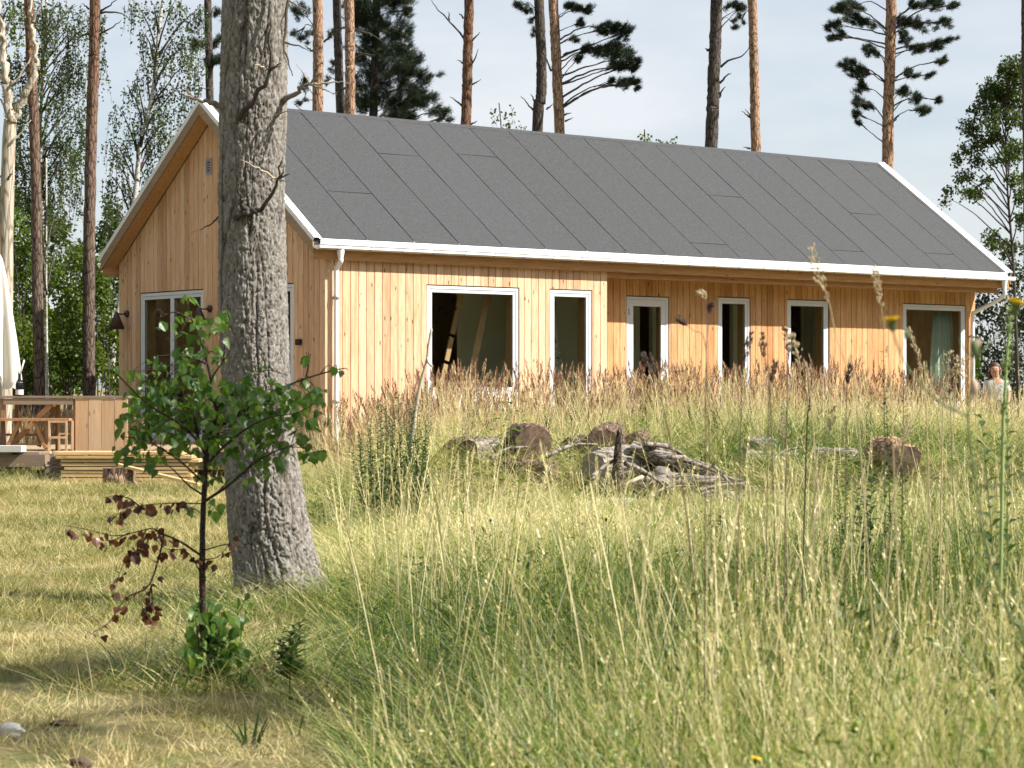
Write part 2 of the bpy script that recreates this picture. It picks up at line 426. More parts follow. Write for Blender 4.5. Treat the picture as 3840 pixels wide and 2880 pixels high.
def hex8(mb, mapf, s0, s1, d0, d1, zb0, zb1, zt0, zt1):
    vs = [mapf(s0, d0, zb0), mapf(s1, d0, zb1), mapf(s1, d1, zb1), mapf(s0, d1, zb0), mapf(s0, d0, zt0), mapf(s1, d0, zt1), mapf(s1, d1, zt1), mapf(s0, d1, zt0)]
    mb.add(vs, [(0, 3, 2, 1), (4, 5, 6, 7), (0, 1, 5, 4), (1, 2, 6, 5), (2, 3, 7, 6), (3, 0, 4, 7)])

def boards(parent, mapf, s0, s1, pitch, zb, ztop, openings, mat, thick=.022, gap=.012):
    n = max(1, round((s1 - s0) / pitch)); pitch = (s1 - s0) / n
    for k in range(n):
        a, b = s0 + k * pitch + gap / 2, s0 + (k + 1) * pitch - gap / 2
        dz = random.uniform(-.0015, .0015)
        cuts = sorted({a, b} | {e for o in openings for e in o[:2] if a < e < b})
        segs = {}
        for c0, c1 in zip(cuts[:-1], cuts[1:]):
            if c1 - c0 < .004: continue
            mid = (c0 + c1) / 2; iv = [(zb, None)]
            for o in openings:
                if o[0] <= mid <= o[1]:
                    iv = [(zb, o[2]), (o[3], None)] if o[2] > zb + .02 else [(o[3], None)]
            for lo, hi in iv:
                t0, t1 = (ztop(c0), ztop(c1)) if hi is None else (hi, hi)
                if min(t0, t1) - lo < .01: continue
                hex8(segs.setdefault((hi is None), MB()), mapf, c0, c1, dz, dz + thick, lo, lo, t0, t1)
        for mb in segs.values(): mb.build('board', mat, parent)

def backing(parent, mapf, s0, s1, zb, ztop, openings, d0=.026, d1=.10):
    cuts = sorted({s0, s1} | {e for o in openings for e in o[:2] if s0 < e < s1} | ({RIDGE} if ztop(0) != ztop(.3) and s0 < RIDGE < s1 else set()))
    mb = MB()
    for c0, c1 in zip(cuts[:-1], cuts[1:]):
        mid = (c0 + c1) / 2; iv = [(zb, None)]
        for o in openings:
            if o[0] <= mid <= o[1]: iv = [(zb, o[2]), (o[3], None)]
        for lo, hi in iv:
            t0, t1 = (ztop(c0), ztop(c1)) if hi is None else (hi, hi)
            if min(t0, t1) - lo > .005: hex8(mb, mapf, c0, c1, d0, d1, lo, lo, t0, t1)
    return mb.build('wall', M['backing'], parent)

fmap = lambda s, d, z: (s, d, z)                     # front wall: outside at d=0
rmap = lambda s, d, z: (s, REC + d, z)               # recessed stretch under the beam
gmap = lambda s, d, z: (d, s, z)                     # gable wall
W_ = dict(big=(1.97, 3.892, 1.0, ZT), slim=(4.543, 5.496, .55, ZT), door=(6.77, 7.80, ZB, 2.94), narrow=(9.009, 9.842, ZSILL, ZT),
          mid=(10.80, 11.94, .55, ZT), wide=(14.04, 15.93, ZSILL, ZT))
RE = 5.83
soff = 3.315
fw = backing(house, fmap, .06, RE, .25, lambda s: soff, [W_['big'], W_['slim']])
boards(fw, fmap, .025, RE, .153, .25, lambda s: soff, [W_['big'], W_['slim']], M['clad'])
rw = backing(house, rmap, RE + .03, LEN, .25, lambda s: 3.23, [W_[k] for k in ('door', 'narrow', 'mid', 'wide')])
boards(rw, rmap, RE + .03, LEN, .153, .25, lambda s: 3.23, [W_[k] for k in ('door', 'narrow', 'mid', 'wide')], M['clad_new'])
g_open = [(3.65, 5.814, ZB, ZT), (.911 - .02, 2.0, ZSILL - .4, ZT)]
gt = lambda s: roof_z(s) - .215
gw = backing(house, gmap, .03, WID - .03, .25, gt, g_open)
# the ridge splits two boards: boards are narrow enough that a straight cut at the ridge is hidden under the barge boards
boards(gw, gmap, .0, WID, .153, .25, gt, g_open, M['clad'])
# corner boards, plain back and far walls, plinth, inner faces
MB().box(-.012, .02, -.0225, -.002, .25, soff).build('corner_board', M['clad'], house)
MB().box(.0, LEN, WID - .12, WID, .25, roof_z(WID) - .1).build('wall', M['clad'], house)
mb = MB(); mb.add([(LEN - .1, REC, .25), (LEN - .1, WID, .25), (LEN - .1, WID, gt(WID)), (LEN - .1, RIDGE, gt(RIDGE)), (LEN - .1, REC, gt(REC)),
                   (LEN, REC, .25), (LEN, WID, .25), (LEN, WID, gt(WID)), (LEN, RIDGE, gt(RIDGE)), (LEN, REC, gt(REC))],
                  [(0, 1, 2, 3, 4), (9, 8, 7, 6, 5), (0, 5, 6, 1), (1, 6, 7, 2), (2, 7, 8, 3), (3, 8, 9, 4), (4, 9, 5, 0)])
mb.build('wall', M['clad'], house)
MB().box(.08, LEN - .08, .1, WID - .1, -.1, .25).build('plinth', M['zinc'], house)
MB().box(.11, LEN - .11, .11, REC, 3.24, 3.32).box(.11, LEN - .11, REC + .11, WID - .13, 3.24, 3.32).build('ceiling', M['plaster'], house)
MB().box(.11, RE, .11, REC + .1, ZB - .05, ZB).box(.11, LEN - .11, REC + .105, WID - .13, ZB - .05, ZB).build('floor', M['inner_floor'], house)
MB().box(RE - .1, RE - .005, .03, REC + .1, .25, 3.23).build('wall', M['clad'], house)          # side cheek of the recess
# beam over the recess, with its soffit
bw = MB().box(RE - .02, LEN + .02, -.0, .10, 3.205, 3.31).build('beam', M['trim'], house)
sof = MB().box(RE, LEN, .102, REC - .003, 3.232, 3.25).build('soffit', M['trim'], house)
# partition in plain plaster with dark doorways through it
pm = MB()
ops = [(8.92, 9.24), (11.07, 11.38), (12.92, 13.38), (15.9, 16.05)]; x = 4.64
for o in ops + [(16.05, None)]:
    if o[0] > x: pm.box(x, o[0], 2.6, 2.7, ZB + .002, 3.238)
    x = o[1]
pm.build('partition', M['plaster'], house)
MB().box(13.62, 13.72, REC + .12, 2.59, ZB + .002, 3.238).box(6.15, 6.25, REC + .12, 2.59, ZB + .002, 3.238).build('partition', M['plaster'], house)

# --- roof: solid slab, then every felt sheet
A0, A1 = -OG, LEN + .254
EV = -.12
rb = MB()
yb = 2 * RIDGE - EV
rb.prism([(0, 0)], 0, 0) if False else None
prof = [(EV, roof_z(EV)), (RIDGE, ZR), (yb, roof_z(EV)), (yb, roof_z(EV) - .10), (RIDGE, ZR - .205), (EV, roof_z(EV) - .10)]
vs_ = [(A0, y, z) for y, z in prof] + [(A1, y, z) for y, z in prof]
rb.add(vs_, [(0, 1, 4, 5), (1, 2, 3, 4), (11, 10, 7, 6), (10, 9, 8, 7), (0, 6, 7, 1), (1, 7, 8, 2), (2, 8, 9, 3), (3, 9, 10, 4), (4, 10, 11, 5), (5, 11, 6, 0)])
roof = rb.build('roof', M['felt_edge'], house)
ct, st = math.cos(TH), math.sin(TH)
def roof_hit(px, py):
    """where the sight line through a photo pixel meets the front roof slope, in house coordinates"""
    d = Vector(((px - 1920) / F, 1, (HZ - py) / F)); o = Vector((0 - HX, 0 - HY, EYE))
    dl = Vector((d.x * ct + d.y * st, -d.x * st + d.y * ct, d.z)); ol = Vector((o.x * ct + o.y * st, -o.x * st + o.y * ct, o.z))
    # z = ZR - SL*(RIDGE - y)
    t = (ZR - SL * RIDGE - ol.z + SL * ol.y) / (dl.z - SL * dl.y)
    p = ol + dl * t; return p.x, p.y
SEAM0, SP = 2.551, .911
cross = {}
for px, py in [(1480, 580), (1775, 583), (1280, 720), (2686, 734), (3200, 800), (3115, 938), (3575, 955), (2615, 912)]:
    a, y = roof_hit(px, py); cross.setdefault(math.floor((a - SEAM0) / SP), []).append(y)
def roof_pt(a, y, h): return Vector((a, y, ZR - SL * abs(y - RIDGE))) + Vector((0, -SL if y < RIDGE else SL, 1)).normalized() * h
kmin, kmax = math.floor((A0 + .12 - SEAM0) / SP), math.floor((A1 - .1 - SEAM0) / SP)
for k in range(kmin, kmax + 1):
    a0, a1 = max(A0 + .10, SEAM0 + k * SP + .008), min(A1 - .11, SEAM0 + (k + 1) * SP - .008)
    if a1 - a0 < .03: continue
    for side in (0, 1):
        ys = [EV - .01, RIDGE] if not side else [yb + .01, RIDGE]
        cr = sorted(cross.get(k, [])) if not side else []
        ys = [ys[0]] + cr + [ys[1]]
        for y0, y1 in zip(ys[:-1], ys[1:]):
            if y1 != RIDGE and not side: y1 -= .012
            m_ = MB(); h0, h1 = .004, .009
            nst = 8; P = []
            for i in range(nst + 1):
                y = y0 + (y1 - y0) * i / nst; dh = random.uniform(-.0025, .0025)
                yy = min(y, RIDGE - 1e-4) if not side else max(y, RIDGE + 1e-4)
                P.append([roof_pt(a0, yy, h0), roof_pt(a1, yy, h0), roof_pt(a0, yy, h1 + dh), roof_pt(a1, yy, h1 - dh)])
            vv = [p for r in P for p in r]; ff = []
            for i in range(nst):
                b = i * 4; ff += [(b + 2, b + 3, b + 7, b + 6), (b, b + 4, b + 5, b + 1), (b, b + 2, b + 6, b + 4), (b + 1, b + 5, b + 7, b + 3)]
            ff += [(0, 1, 3, 2), (nst * 4, nst * 4 + 2, nst * 4 + 3, nst * 4 + 1)]
            m_.add(vv, ff); m_.build('roofing_sheet', M['felt'], roof)
mb = MB()
for sgn in (-1, 1):
    mb.add([roof_pt(A0 + .1, RIDGE + sgn * .004, .011), roof_pt(A1 - .11, RIDGE + sgn * .004, .011), roof_pt(A1 - .11, RIDGE + sgn * .10, .012), roof_pt(A0 + .1, RIDGE + sgn * .10, .012)], [(0, 1, 2, 3) if sgn < 0 else (3, 2, 1, 0)])
mb.build('ridge_strip', M['felt'], roof)
# white verge flashings: folded metal, raised on the roof edge and turned down over the barge board
def verge(a_edge, inward, y0, y1):
    mb = MB(); sg = 1 if inward > 0 else -1
    prof2 = [(-.035 * sg, -.035), (-.035 * sg, .035), (.055 * sg, .035), (.075 * sg, .013), (.13 * sg, .013)]
    rows = []
    for y in (y0, y1):
        yy = y + (1e-4 if y >= RIDGE and y1 > RIDGE or y0 > RIDGE else -1e-4)
        nrm = Vector((0, -SL if yy < RIDGE else SL, 1)).normalized()
        base = Vector((a_edge, y, ZR - SL * abs(y - RIDGE)))
        rows.append([base + Vector((p, 0, 0)) + nrm * h for p, h in prof2] + [base + Vector((p + .004 * sg, 0, 0)) + nrm * (h - .006) for p, h in prof2])
    n = 5; vv = rows[0] + rows[1]; ff = []
    for i in range(n - 1): ff += [(i, i + 1, 10 + i + 1, 10 + i), (5 + i + 1, 5 + i, 15 + i, 15 + i + 1)]
    ff += [(0, 10, 15, 5), (4, 9, 19, 14)]
    ff += [(i, 5 + i, 6 + i, i + 1) for i in range(4)] + [(10 + i, 11 + i, 16 + i, 15 + i) for i in range(4)]
    mb.add(vv, ff); return mb.build('verge_flashing', M['white_metal'], house)
verge(A0, 1, EV - .03, RIDGE); verge(A0, 1, RIDGE, yb + .03); verge(A1, -1, EV - .03, RIDGE); verge(A1, -1, RIDGE, yb + .03)
# barge boards and gable soffits
def barge(a0, a1, y0, y1, drop0, drop1, name, mat):
    mb = MB(); y0c, y1c = y0, y1
    f = lambda y, d: ZR - SL * abs(y - RIDGE) - d
    vv = [(a0, y0, f(y0, drop1)), (a0, y1, f(y1, drop1)), (a0, y1, f(y1, drop0)), (a0, y0, f(y0, drop0)), (a1, y0, f(y0, drop1)), (a1, y1, f(y1, drop1)), (a1, y1, f(y1, drop0)), (a1, y0, f(y0, drop0))]
    mb.add(vv, [(0, 1, 2, 3), (7, 6, 5, 4), (0, 4, 5, 1), (1, 5, 6, 2), (2, 6, 7, 3), (3, 7, 4, 0)])
    return mb.build(name, mat, house)
for y0, y1 in ((EV + .0, RIDGE - .001), (RIDGE + .001, yb)):
    barge(A0 - .028, A0 - .002, y0, y1, .055, .235, 'barge_board', M['barge'])
    barge(A1 + .002, A1 + .028, y0, y1, .055, .235, 'barge_board', M['barge'])
    barge(A0, -.024, y0 + .03 if y0 < RIDGE - 1 else y0, y1 if y1 < RIDGE else y1 - .03, .207, .225, 'soffit', M['trim_y'])
    barge(LEN + .003, A1, y0 + .03 if y0 < RIDGE - 1 else y0, y1 if y1 < RIDGE else y1 - .03, .207, .225, 'soffit', M['trim_y'])
# eaves box: fascia and soffit board
for yf, ys in ((EV + .02, 1), (yb - .02, -1)):
    lo, hi = sorted((yf, yf + ys * .022)); MB().box(A0 + .001, A1 - .001, lo, hi, 3.30, roof_z(EV) - .105).build('fascia', M['trim'], house)
MB().box(A0 + .001, A1 - .001, EV + .043, -.004, 3.317, 3.335).build('soffit', M['trim'], house)
# gutter, half round and white, with brackets and outlets
def gutter(y, sgn):
    R_ = .068; zc = 3.515; n = 10; rows = []
    pr = [(math.cos(math.pi + math.pi * i / n) * R_, math.sin(math.pi + math.pi * i / n) * R_) for i in range(n + 1)]
    pr = [(pr[0][0], .0)] + pr
    mb = MB(); xs = (A0 + .0, A1 - .0); inn = [(p[0] * .94, p[1] * .94) for p in pr]
    vv = []
    for x_ in xs: vv += [(x_, y + p[0], zc + p[1]) for p in pr] + [(x_, y + p[0], zc + p[1]) for p in inn]
    m_ = len(pr); ff = []
    for i in range(m_ - 1):
        ff.append((i, i + 1, 2 * m_ + i + 1, 2 * m_ + i)); ff.append((m_ + i + 1, m_ + i, 3 * m_ + i, 3 * m_ + i + 1))
    for o_ in (0, 2 * m_): ff.append(tuple(o_ + i for i in range(m_)))
    mb.add(vv, ff, True)
    # rolled bead along the outer lip and drip flashing
    yl = y - R_ * sgn
    mb.tube([(A0, yl, zc + .004), (A1, yl, zc + .004)], .011, 8)
    mb.box(A0, A1, y - R_ * sgn - .002 if sgn > 0 else y + R_ - .003, y - R_ * sgn + .003 if sgn > 0 else y + R_ + .002, zc - .045, zc + .004)
    g = mb.build('gutter', M['white_metal'], house)
    mb2 = MB(); ye, yr = EV - .015 * 1, EV + .02
    if sgn > 0: mb2.add([(A0 + .1, EV + .03, roof_z(EV + .03) + .003), (A1 - .11, EV + .03, roof_z(EV + .03) + .003), (A1 - .11, EV - .028, roof_z(EV - .028) + .002), (A0 + .1, EV - .028, roof_z(EV - .028) + .002), (A0 + .1, EV - .03, 3.53), (A1 - .11, EV - .03, 3.53)], [(0, 1, 2, 3), (3, 2, 5, 4)])
    if sgn > 0: mb2.build('drip_edge', M['white_metal'], house)
    a = A0 + .35; brk = None
    while a < A1 - .2:
        mbk = MB(); pts = [(a, y + math.cos(math.pi + math.pi * i / 8) * (R_ + .004), zc + math.sin(math.pi + math.pi * i / 8) * (R_ + .004)) for i in range(9)]
        for p, q in zip(pts[:-1], pts[1:]): mbk.bar(p, q, .026, .005, (1, 0, 0) if False else (0, 0, 1))
        mbk.build('bracket', M['zinc'], g); a += .62
    return g
gut = gutter(-.205, 1); gutter(2 * RIDGE + .205, -1)
def downpipe(a, kink):
    mb = MB(); yo = -.205
    mb.lathe([(.062, 3.46), (.058, 3.40), (.041, 3.33), (.041, 3.30)], (a, yo, 0), 16)
    if not kink: pts = smooth_path([(a, yo, 3.32), (a, yo, 3.27), (a, -.10, 3.17), (a, -.085, 3.08), (a, -.085, 1.6), (a, -.085, .05)], 40)
    else: pts = smooth_path([(a, yo, 3.32), (a, yo + .01, 3.16), (a - .05, .02, 3.02), (a - .13, REC - .14, 2.84), (a - .15, REC - .085, 2.68), (a - .15, REC - .085, 1.5), (a - .15, REC - .085, .05)], 50)
    mb.tube(pts, .039, 14)
    d = mb.build('downpipe', M['white_metal'], house)
    ax, ay = pts[-1].x, pts[-1].y
    for z in (2.72 if not kink else 2.35, 1.1): MB().lathe([(.041, z - .035), (.046, z - .033), (.046, z + .033), (.041, z + .035)], (ax, ay, 0), 14).box(ax - .012, ax + .012, ay + .03, ay + .085, z - .012, z + .012).build('clamp', M['zinc'], d)
downpipe(.155, False); downpipe(LEN - .02, True)

# --- windows and doors
def glazed(name, a0, a1, z0, z1, mapf, fr=.075, sill=True, mat='frame', low=0.0, leaves=1, door=False):
    g = .018
    mb = MB(); a0 += g; a1 -= g; z1 -= g
    def bx(m_, s0, s1, d0, d1, lo, hi): hex8(m_, mapf, s0, s1, d0, d1, lo, lo, hi, hi)
    bx(mb, a0, a1, .012, .085, z1 - fr * .62, z1); bx(mb, a0, a1, .012, .085, z0, z0 + fr * .7)
    bx(mb, a0, a0 + fr * .62, .013, .084, z0 + fr * .7, z1 - fr * .62); bx(mb, a1 - fr * .62, a1, .013, .084, z0 + fr * .7, z1 - fr * .62)
    win = mb.build(name, M[mat], house)
    # dark rebate behind the gap
    rm = MB()
    for s0, s1, lo, hi in ((a0 - g, a0 + .01, z0, z1 + g), (a1 - .01, a1 + g, z0, z1 + g), (a0, a1, z1 - .01, z1 + g)): bx(rm, s0, s1, .05, .10, lo, hi)
    rm.build('rebate', M['gasket'], win)
    lw = (a1 - a0 - fr * 1.24) / leaves
    for i in range(leaves):
        s0 = a0 + fr * .62 + lw * i + .003; s1 = s0 + lw - .006; lo, hi = z0 + fr * .7 + .003 + low, z1 - fr * .62 - .003
        sw = .055 if not door else .115
        mb = MB(); bx(mb, s0, s1, .022, .075, hi - sw, hi); bx(mb, s0, s1, .022, .075, lo, lo + sw * 1.1); bx(mb, s0, s0 + sw, .023, .074, lo + sw * 1.1, hi - sw); bx(mb, s1 - sw, s1, .023, .074, lo + sw * 1.1, hi - sw)
        sash = mb.build('sash' if not door else 'door_leaf', M[mat], win)
        gm = MB(); p = sw - .004
        bx(gm, s0 + p, s1 - p, .050, .053, lo + p, hi - p)
        gm.build('pane', M['glass'], win)
        gk = MB()
        for q0, q1, l0, h0 in ((s0 + sw, s1 - sw, hi - sw - .012, hi - sw), (s0 + sw, s0 + sw + .010, lo + sw * 1.1, hi - sw), (s1 - sw - .010, s1 - sw, lo + sw * 1.1, hi - sw)): bx(gk, q0, q1, .036, .049, l0, h0)
        gk.build('gasket', M['gasket'], win)
    # pine lining of the reveal on the inside
    lm = MB(); ins = .30
    bx(lm, a0 + .002, a0 + .03, .10, ins, z0, z1); bx(lm, a1 - .03, a1 - .002, .10, ins, z0, z1); bx(lm, a0 + .03, a1 - .03, .10, ins, z1 - .03, z1); bx(lm, a0 + .03, a1 - .03, .10, ins, z0 - .03, z0)
    lm.build('reveal', M['inner_wood'], win)
    if sill:
        sm = MB(); bx(sm, a0 - .05, a1 + .05, -.055, .012, z0 - .05, z0 - .015); bx(sm, a0 - .05, a1 + .05, -.055, -.045, z0 - .10, z0 - .05)
        sm.build('sill', M['sill_white'], win)
    return win
b1 = glazed('window', *W_['big'], fmap, low=.20)
MB().box(W_['big'][0] + .03, W_['big'][1] - .03, .020, .05, 1.055, 1.25).build('panel', M['sill_white'], b1)
glazed('window', *W_['slim'], fmap); glazed('window', *W_['narrow'], rmap); glazed('window', *W_['mid'], rmap); glazed('window', *W_['wide'], rmap)
dr = glazed('door', *W_['door'], rmap, door=True, sill=False)
a1_, y_ = W_['door'][1] - .14, REC + .02
hm = MB(); hm.lathe([(.0, 0), (.026, 0), (.026, .012), (.012, .014), (.012, .05), (0, .05)], (a1_, y_, 1.42), 12, Matrix.Rotation(math.radians(90), 4, 'X'))
hm.bar((a1_, y_ - .045, 1.42), (a1_ - .16, y_ - .045, 1.42), .02, .02); hm.lathe([(.0, 0), (.02, 0), (.02, .012), (0, .014)], (a1_, y_, 1.55), 12, Matrix.Rotation(math.radians(90), 4, 'X'))
hm.build('handle', M['zinc'], dr)
for z in (.8, 1.75, 2.65): MB().tube([(W_['door'][0] + .07, REC + .006, z - .05), (W_['door'][0] + .07, REC + .006, z + .05)], .012, 8).build('hinge', M['zinc'], dr)
fd = glazed('french_door', 3.65, 5.814, ZB, ZT, gmap, leaves=2, sill=False, fr=.085)
glazed('window', .911 - .02, 2.0, ZSILL - .4, ZT, gmap, fr=.085)
# louvred vent in the gable
def gable_hit(u, v):
    kx = (u * K - 1920) / F; y = (HX - kx * HY) / (st + kx * ct); Yw = HY + y * ct
    return y, EYE + (HZ - v * K) / F * Yw
vy, vz = gable_hit(452, 360)
mb = MB(); wv, hv = .085, .135
mb.box(-.022, -.002, vy - wv, vy + wv, vz - hv, vz - hv + .03).box(-.022, -.002, vy - wv, vy + wv, vz + hv - .03, vz + hv).box(-.021, -.002, vy - wv, vy - wv + .03, vz - hv + .03, vz + hv - .03).box(-.021, -.002, vy + wv - .03, vy + wv, vz - hv + .03, vz + hv - .03)
vent = mb.build('vent', M['zinc'], house)
MB().box(-.006, -.001, vy - wv + .03, vy + wv - .03, vz - hv + .03, vz + hv - .03).build('backing', M['gasket'], vent)
for k in range(5):
    z = vz - hv + .05 + k * .044; mb = MB(); mb.add([(-.024, vy - .055, z - .012), (-.024, vy + .055, z - .012), (-.008, vy + .055, z + .014), (-.008, vy - .055, z + .014), (-.021, vy - .055, z - .014), (-.021, vy + .055, z - .014), (-.005, vy + .055, z + .012), (-.005, vy - .055, z + .012)], [(0, 1, 2, 3), (7, 6, 5, 4), (0, 4, 5, 1), (2, 6, 7, 3)]); mb.build('slat', M['zinc'], vent)
sy, sz_ = gable_hit(649, 739)
mb = MB(); mb.box(-.075, -.002, sy - .055, sy + .055, sz_ - .05, sz_ + .05); sk = mb.build('socket_box', M['black_box'], house)
bv = sk.modifiers.new('bevel', 'BEVEL'); bv.width = .018; bv.segments = 3
# wall lamps: round plate, bent arm, conical shade
HM = Matrix.Translation((HX, HY, 0)) @ Matrix.Rotation(TH, 4, 'Z')
def wall_lamp(u, v, label):
    y, z = gable_hit(u, v); r = empty('wall_lamp', HM @ Vector((0, y, z)), TH, label, 'wall lamp', 'wall lamps beside the french doors')
    MB().lathe([(0, 0), (.062, 0), (.062, .03), (.05, .045), (0, .045)], (-.003, 0, 0), 20, Matrix.Rotation(math.radians(-90), 4, 'Y')).build('back_plate', M['lamp'], r)
    MB().tube(smooth_path([(-.045, 0, 0), (-.14, 0, -.01), (-.205, 0, .0), (-.225, 0, -.05)], 14), .012, 10).build('arm', M['lamp'], r)
    MB().lathe([(.0, .07), (.020, .068), (.030, .045), (.148, -.245), (.144, -.245), (.026, .03), (0, .04)], (-.225, 0, -.03), 28).build('lamp_shade', M['lamp'], r)
    MB().lathe([(0, -.06), (.028, -.07), (.036, -.11), (.025, -.15), (0, -.158)], (-.225, 0, -.03), 12).build('bulb', M['sill_white'], r)
wall_lamp(276, 678, 'brown cone wall lamp on the gable left of the french doors'); wall_lamp(455, 667, 'brown cone wall lamp on the gable between french doors and big pine')

# things seen through the panes
def inside(name, mb, mat, label, cat):
    o = mb.build(name, mat); o.location = (HX, HY, 0); o.rotation_euler = (0, 0, TH); return setp(o, label, cat)
inside('leaning_plank', MB().bar((3.05, .62, ZB + .02), (3.85, .72, 3.1), .12, .035, (0, 1, 0)), M['pale_plank'], 'pale plank leaning inside the biggest front window, the right one of two', 'plank')
lad = empty('leaning_batten', (HX, HY, 0), TH, 'pieced pale batten leaning inside the biggest front window, left of the plain plank', 'plank')
p0, p1 = Vector((2.55, .72, ZB + .02)), Vector((3.35, .82, 3.1))
for k in range(6): MB().bar(p0.lerp(p1, k / 6), p0.lerp(p1, k / 6 + .145), .09, .03, (0, 1, 0)).build('piece', M['pale_plank'], lad)
lg = MB().tube(smooth_path([(5.36, .80, ZB), (5.34, .80, 1.4), (5.22, .80, 2.3), (5.14, .80, 3.2)], 16), [.17 - .003 * i for i in range(17)], 16)
inside('wooden_post', lg, M['birch_bark'], 'pale birch trunk standing as a post inside the slim window', 'post')
cm = MB(); nst = 60; rows = []
for i in range(nst + 1):
    t_ = i / nst; x_ = 15.28 + .72 * t_; y_ = REC + .36 + .045 * math.sin(t_ * 38) + .02 * math.sin(t_ * 91)
    rows.append([(x_, y_, ZB + .05), (x_ + .02 * math.sin(t_ * 20), y_, 1.8), (x_ * .6 + 15.6 * .4, y_, 3.0)])
cm.add([p for r in rows for p in r], [(i * 3 + j, (i + 1) * 3 + j, (i + 1) * 3 + j + 1, i * 3 + j + 1) for i in range(nst) for j in range(2)], True)
co = cm.build('curtain', M['curtain']); co.location = (HX, HY, 0); co.rotation_euler = (0, 0, TH); sm_ = co.modifiers.new('thickness', 'SOLIDIFY'); sm_.thickness = .003
setp(co, 'pale green gathered curtain hanging inside the widest window of the recess', 'curtain')
# ------------------------------------------------------------------ foliage makers
def rand_unit(n):
    v = RNG.normal(size=(n, 3)); return v / np.linalg.norm(v, axis=1)[:, None]
def leaf_mesh(name, C, size, tint, droop=.5, aspect=.8):
    """one small folded diamond per leaf"""
    C = np.asarray(C, float); n = len(C)
    d = rand_unit(n); d[:, 2] -= droop; d /= np.linalg.norm(d, axis=1)[:, None]
    s = np.cross(d, rand_unit(n)); s /= np.linalg.norm(s, axis=1)[:, None]
    L_ = (size * RNG.uniform(.7, 1.3, n))[:, None]; Wd = L_ * aspect * .5
    nr = np.cross(d, s)
    V = np.stack([C, C + d * L_ * .42 + s * Wd + nr * L_ * .08, C + d * L_, C + d * L_ * .42 - s * Wd + nr * L_ * .08], 1).reshape(-1, 3)
    b = np.arange(n) * 4
    Fq = np.concatenate([np.stack([b, b + 1, b + 2], 1), np.stack([b, b + 2, b + 3], 1)])
    return np_mesh(name, V, Fq, 3, np.repeat(tint, 4))
def needle_mesh(name, C, D, length, per, width, tint):
    C = np.repeat(np.asarray(C, float), per, 0); D = np.repeat(np.asarray(D, float), per, 0); n = len(C)
    d = D * .75 + rand_unit(n) * .95; d /= np.linalg.norm(d, axis=1)[:, None]
    s = np.cross(d, rand_unit(n)); s /= np.linalg.norm(s, axis=1)[:, None]
    o = C + D * RNG.uniform(-.6, .5, (n, 1)) * length
    L_ = length * RNG.uniform(.6, 1.15, (n, 1))
    V = np.stack([o - s * width, o + s * width, o + d * L_], 1).reshape(-1, 3)
    Fq = np.arange(n * 3).reshape(-1, 3)
    return np_mesh(name, V, Fq, 3, np.repeat(np.repeat(tint, per), 3))
def blob_points(blobs, Y, dens, clump=0):
    """points inside ellipsoidal clumps given in view coordinates; a clump has real depth"""
    out_, ids = [], []
    pm = ppm(Y)
    for i, bl in enumerate(blobs):
        u, v, ru, rv = bl[:4]; dy = bl[4] if len(bl) > 4 else RNG.uniform(-.6, .6)
        c = np.array(at(u, v, Y)) + np.array([0, dy, 0]); n = max(4, int(ru * rv * dens))
        p = rand_unit(n) * (RNG.uniform(0, 1, n) ** .42)[:, None]
        if clump:
            q = p[:max(3, n // clump)]; p = q[RNG.integers(0, len(q), n)] * RNG.uniform(.8, 1.12, (n, 1)) + RNG.normal(0, .15, (n, 3))
        p = p * np.array([ru * pm, (ru + rv) * .55 * pm, rv * pm]); out_.append(c + p); ids += [i] * n
    return np.concatenate(out_), np.array(ids)

def trunk_path(pts, Y, ztop=None):
    P = [at(u, v, Y) for u, v in pts]
    P.sort(key=lambda p: p.z)
    if P[0].z > 0:
        d = (P[0] - P[1]); q = P[0] + d * (P[0].z / max(.3, -d.z)); 
        q.x = P[0].x + max(-.4, min(.4, q.x - P[0].x)); q.z = 0; q.y = P[0].y
        P.insert(0, q)
    P[0].z = -.12
    if ztop and P[-1].z < ztop:
        d = P[-1] - P[-2]; d = d / d.z
        P.append(P[-1] + d * (ztop - P[-1].z))
    return P
def tree_root(name, P, label, cat, group):
    return empty(name, (P[0].x, P[0].y, 0), 0, label, cat, group)
def local(root, pts): return [Vector(p) - root.location for p in pts]
def trunk(root, P, wpx, Y, mat, ztop, n=60, sides=14, wob=.05):
    path = smooth_path(local(root, P), n); r0 = wpx * ppm(Y) / 2; H = path[-1].z; rad = []
    for p in path:
        t = max(0, p.z) / H; r = r0 * (1.12 - .25 * min(1, p.z / 11)) * (1 - max(0, (p.z - 11) / (H - 10)) * .85) if H > 15 else r0 * (1.15 - 1.0 * t)
        rad.append(max(.015, r * (1 + .35 * math.exp(-max(0, p.z) / .35))))
    path = [p + Vector((random.uniform(-1, 1), random.uniform(-1, 1), 0)) * r0 * .06 for p in path]
    return MB().tube(path, rad, sides, True, wob).build('trunk', mat, root)
def branch(root, pts, r, mat, n=14, name='branch', side=6):
    pts = smooth_path(local(root, pts), n)
    pts = [p + Vector((random.uniform(-1, 1), random.uniform(-1, 1), random.uniform(-1, 1))) * r * .6 for p in pts]
    return MB().tube(pts, [r * (1 - .78 * i / n) for i in range(n + 1)], side).build(name, mat, root)
def on_trunk(P, z):
    for a, b in zip(P[:-1], P[1:]):
        if a.z <= z <= b.z: return a.lerp(b, (z - a.z) / max(1e-6, b.z - a.z))
    return P[-1].copy()

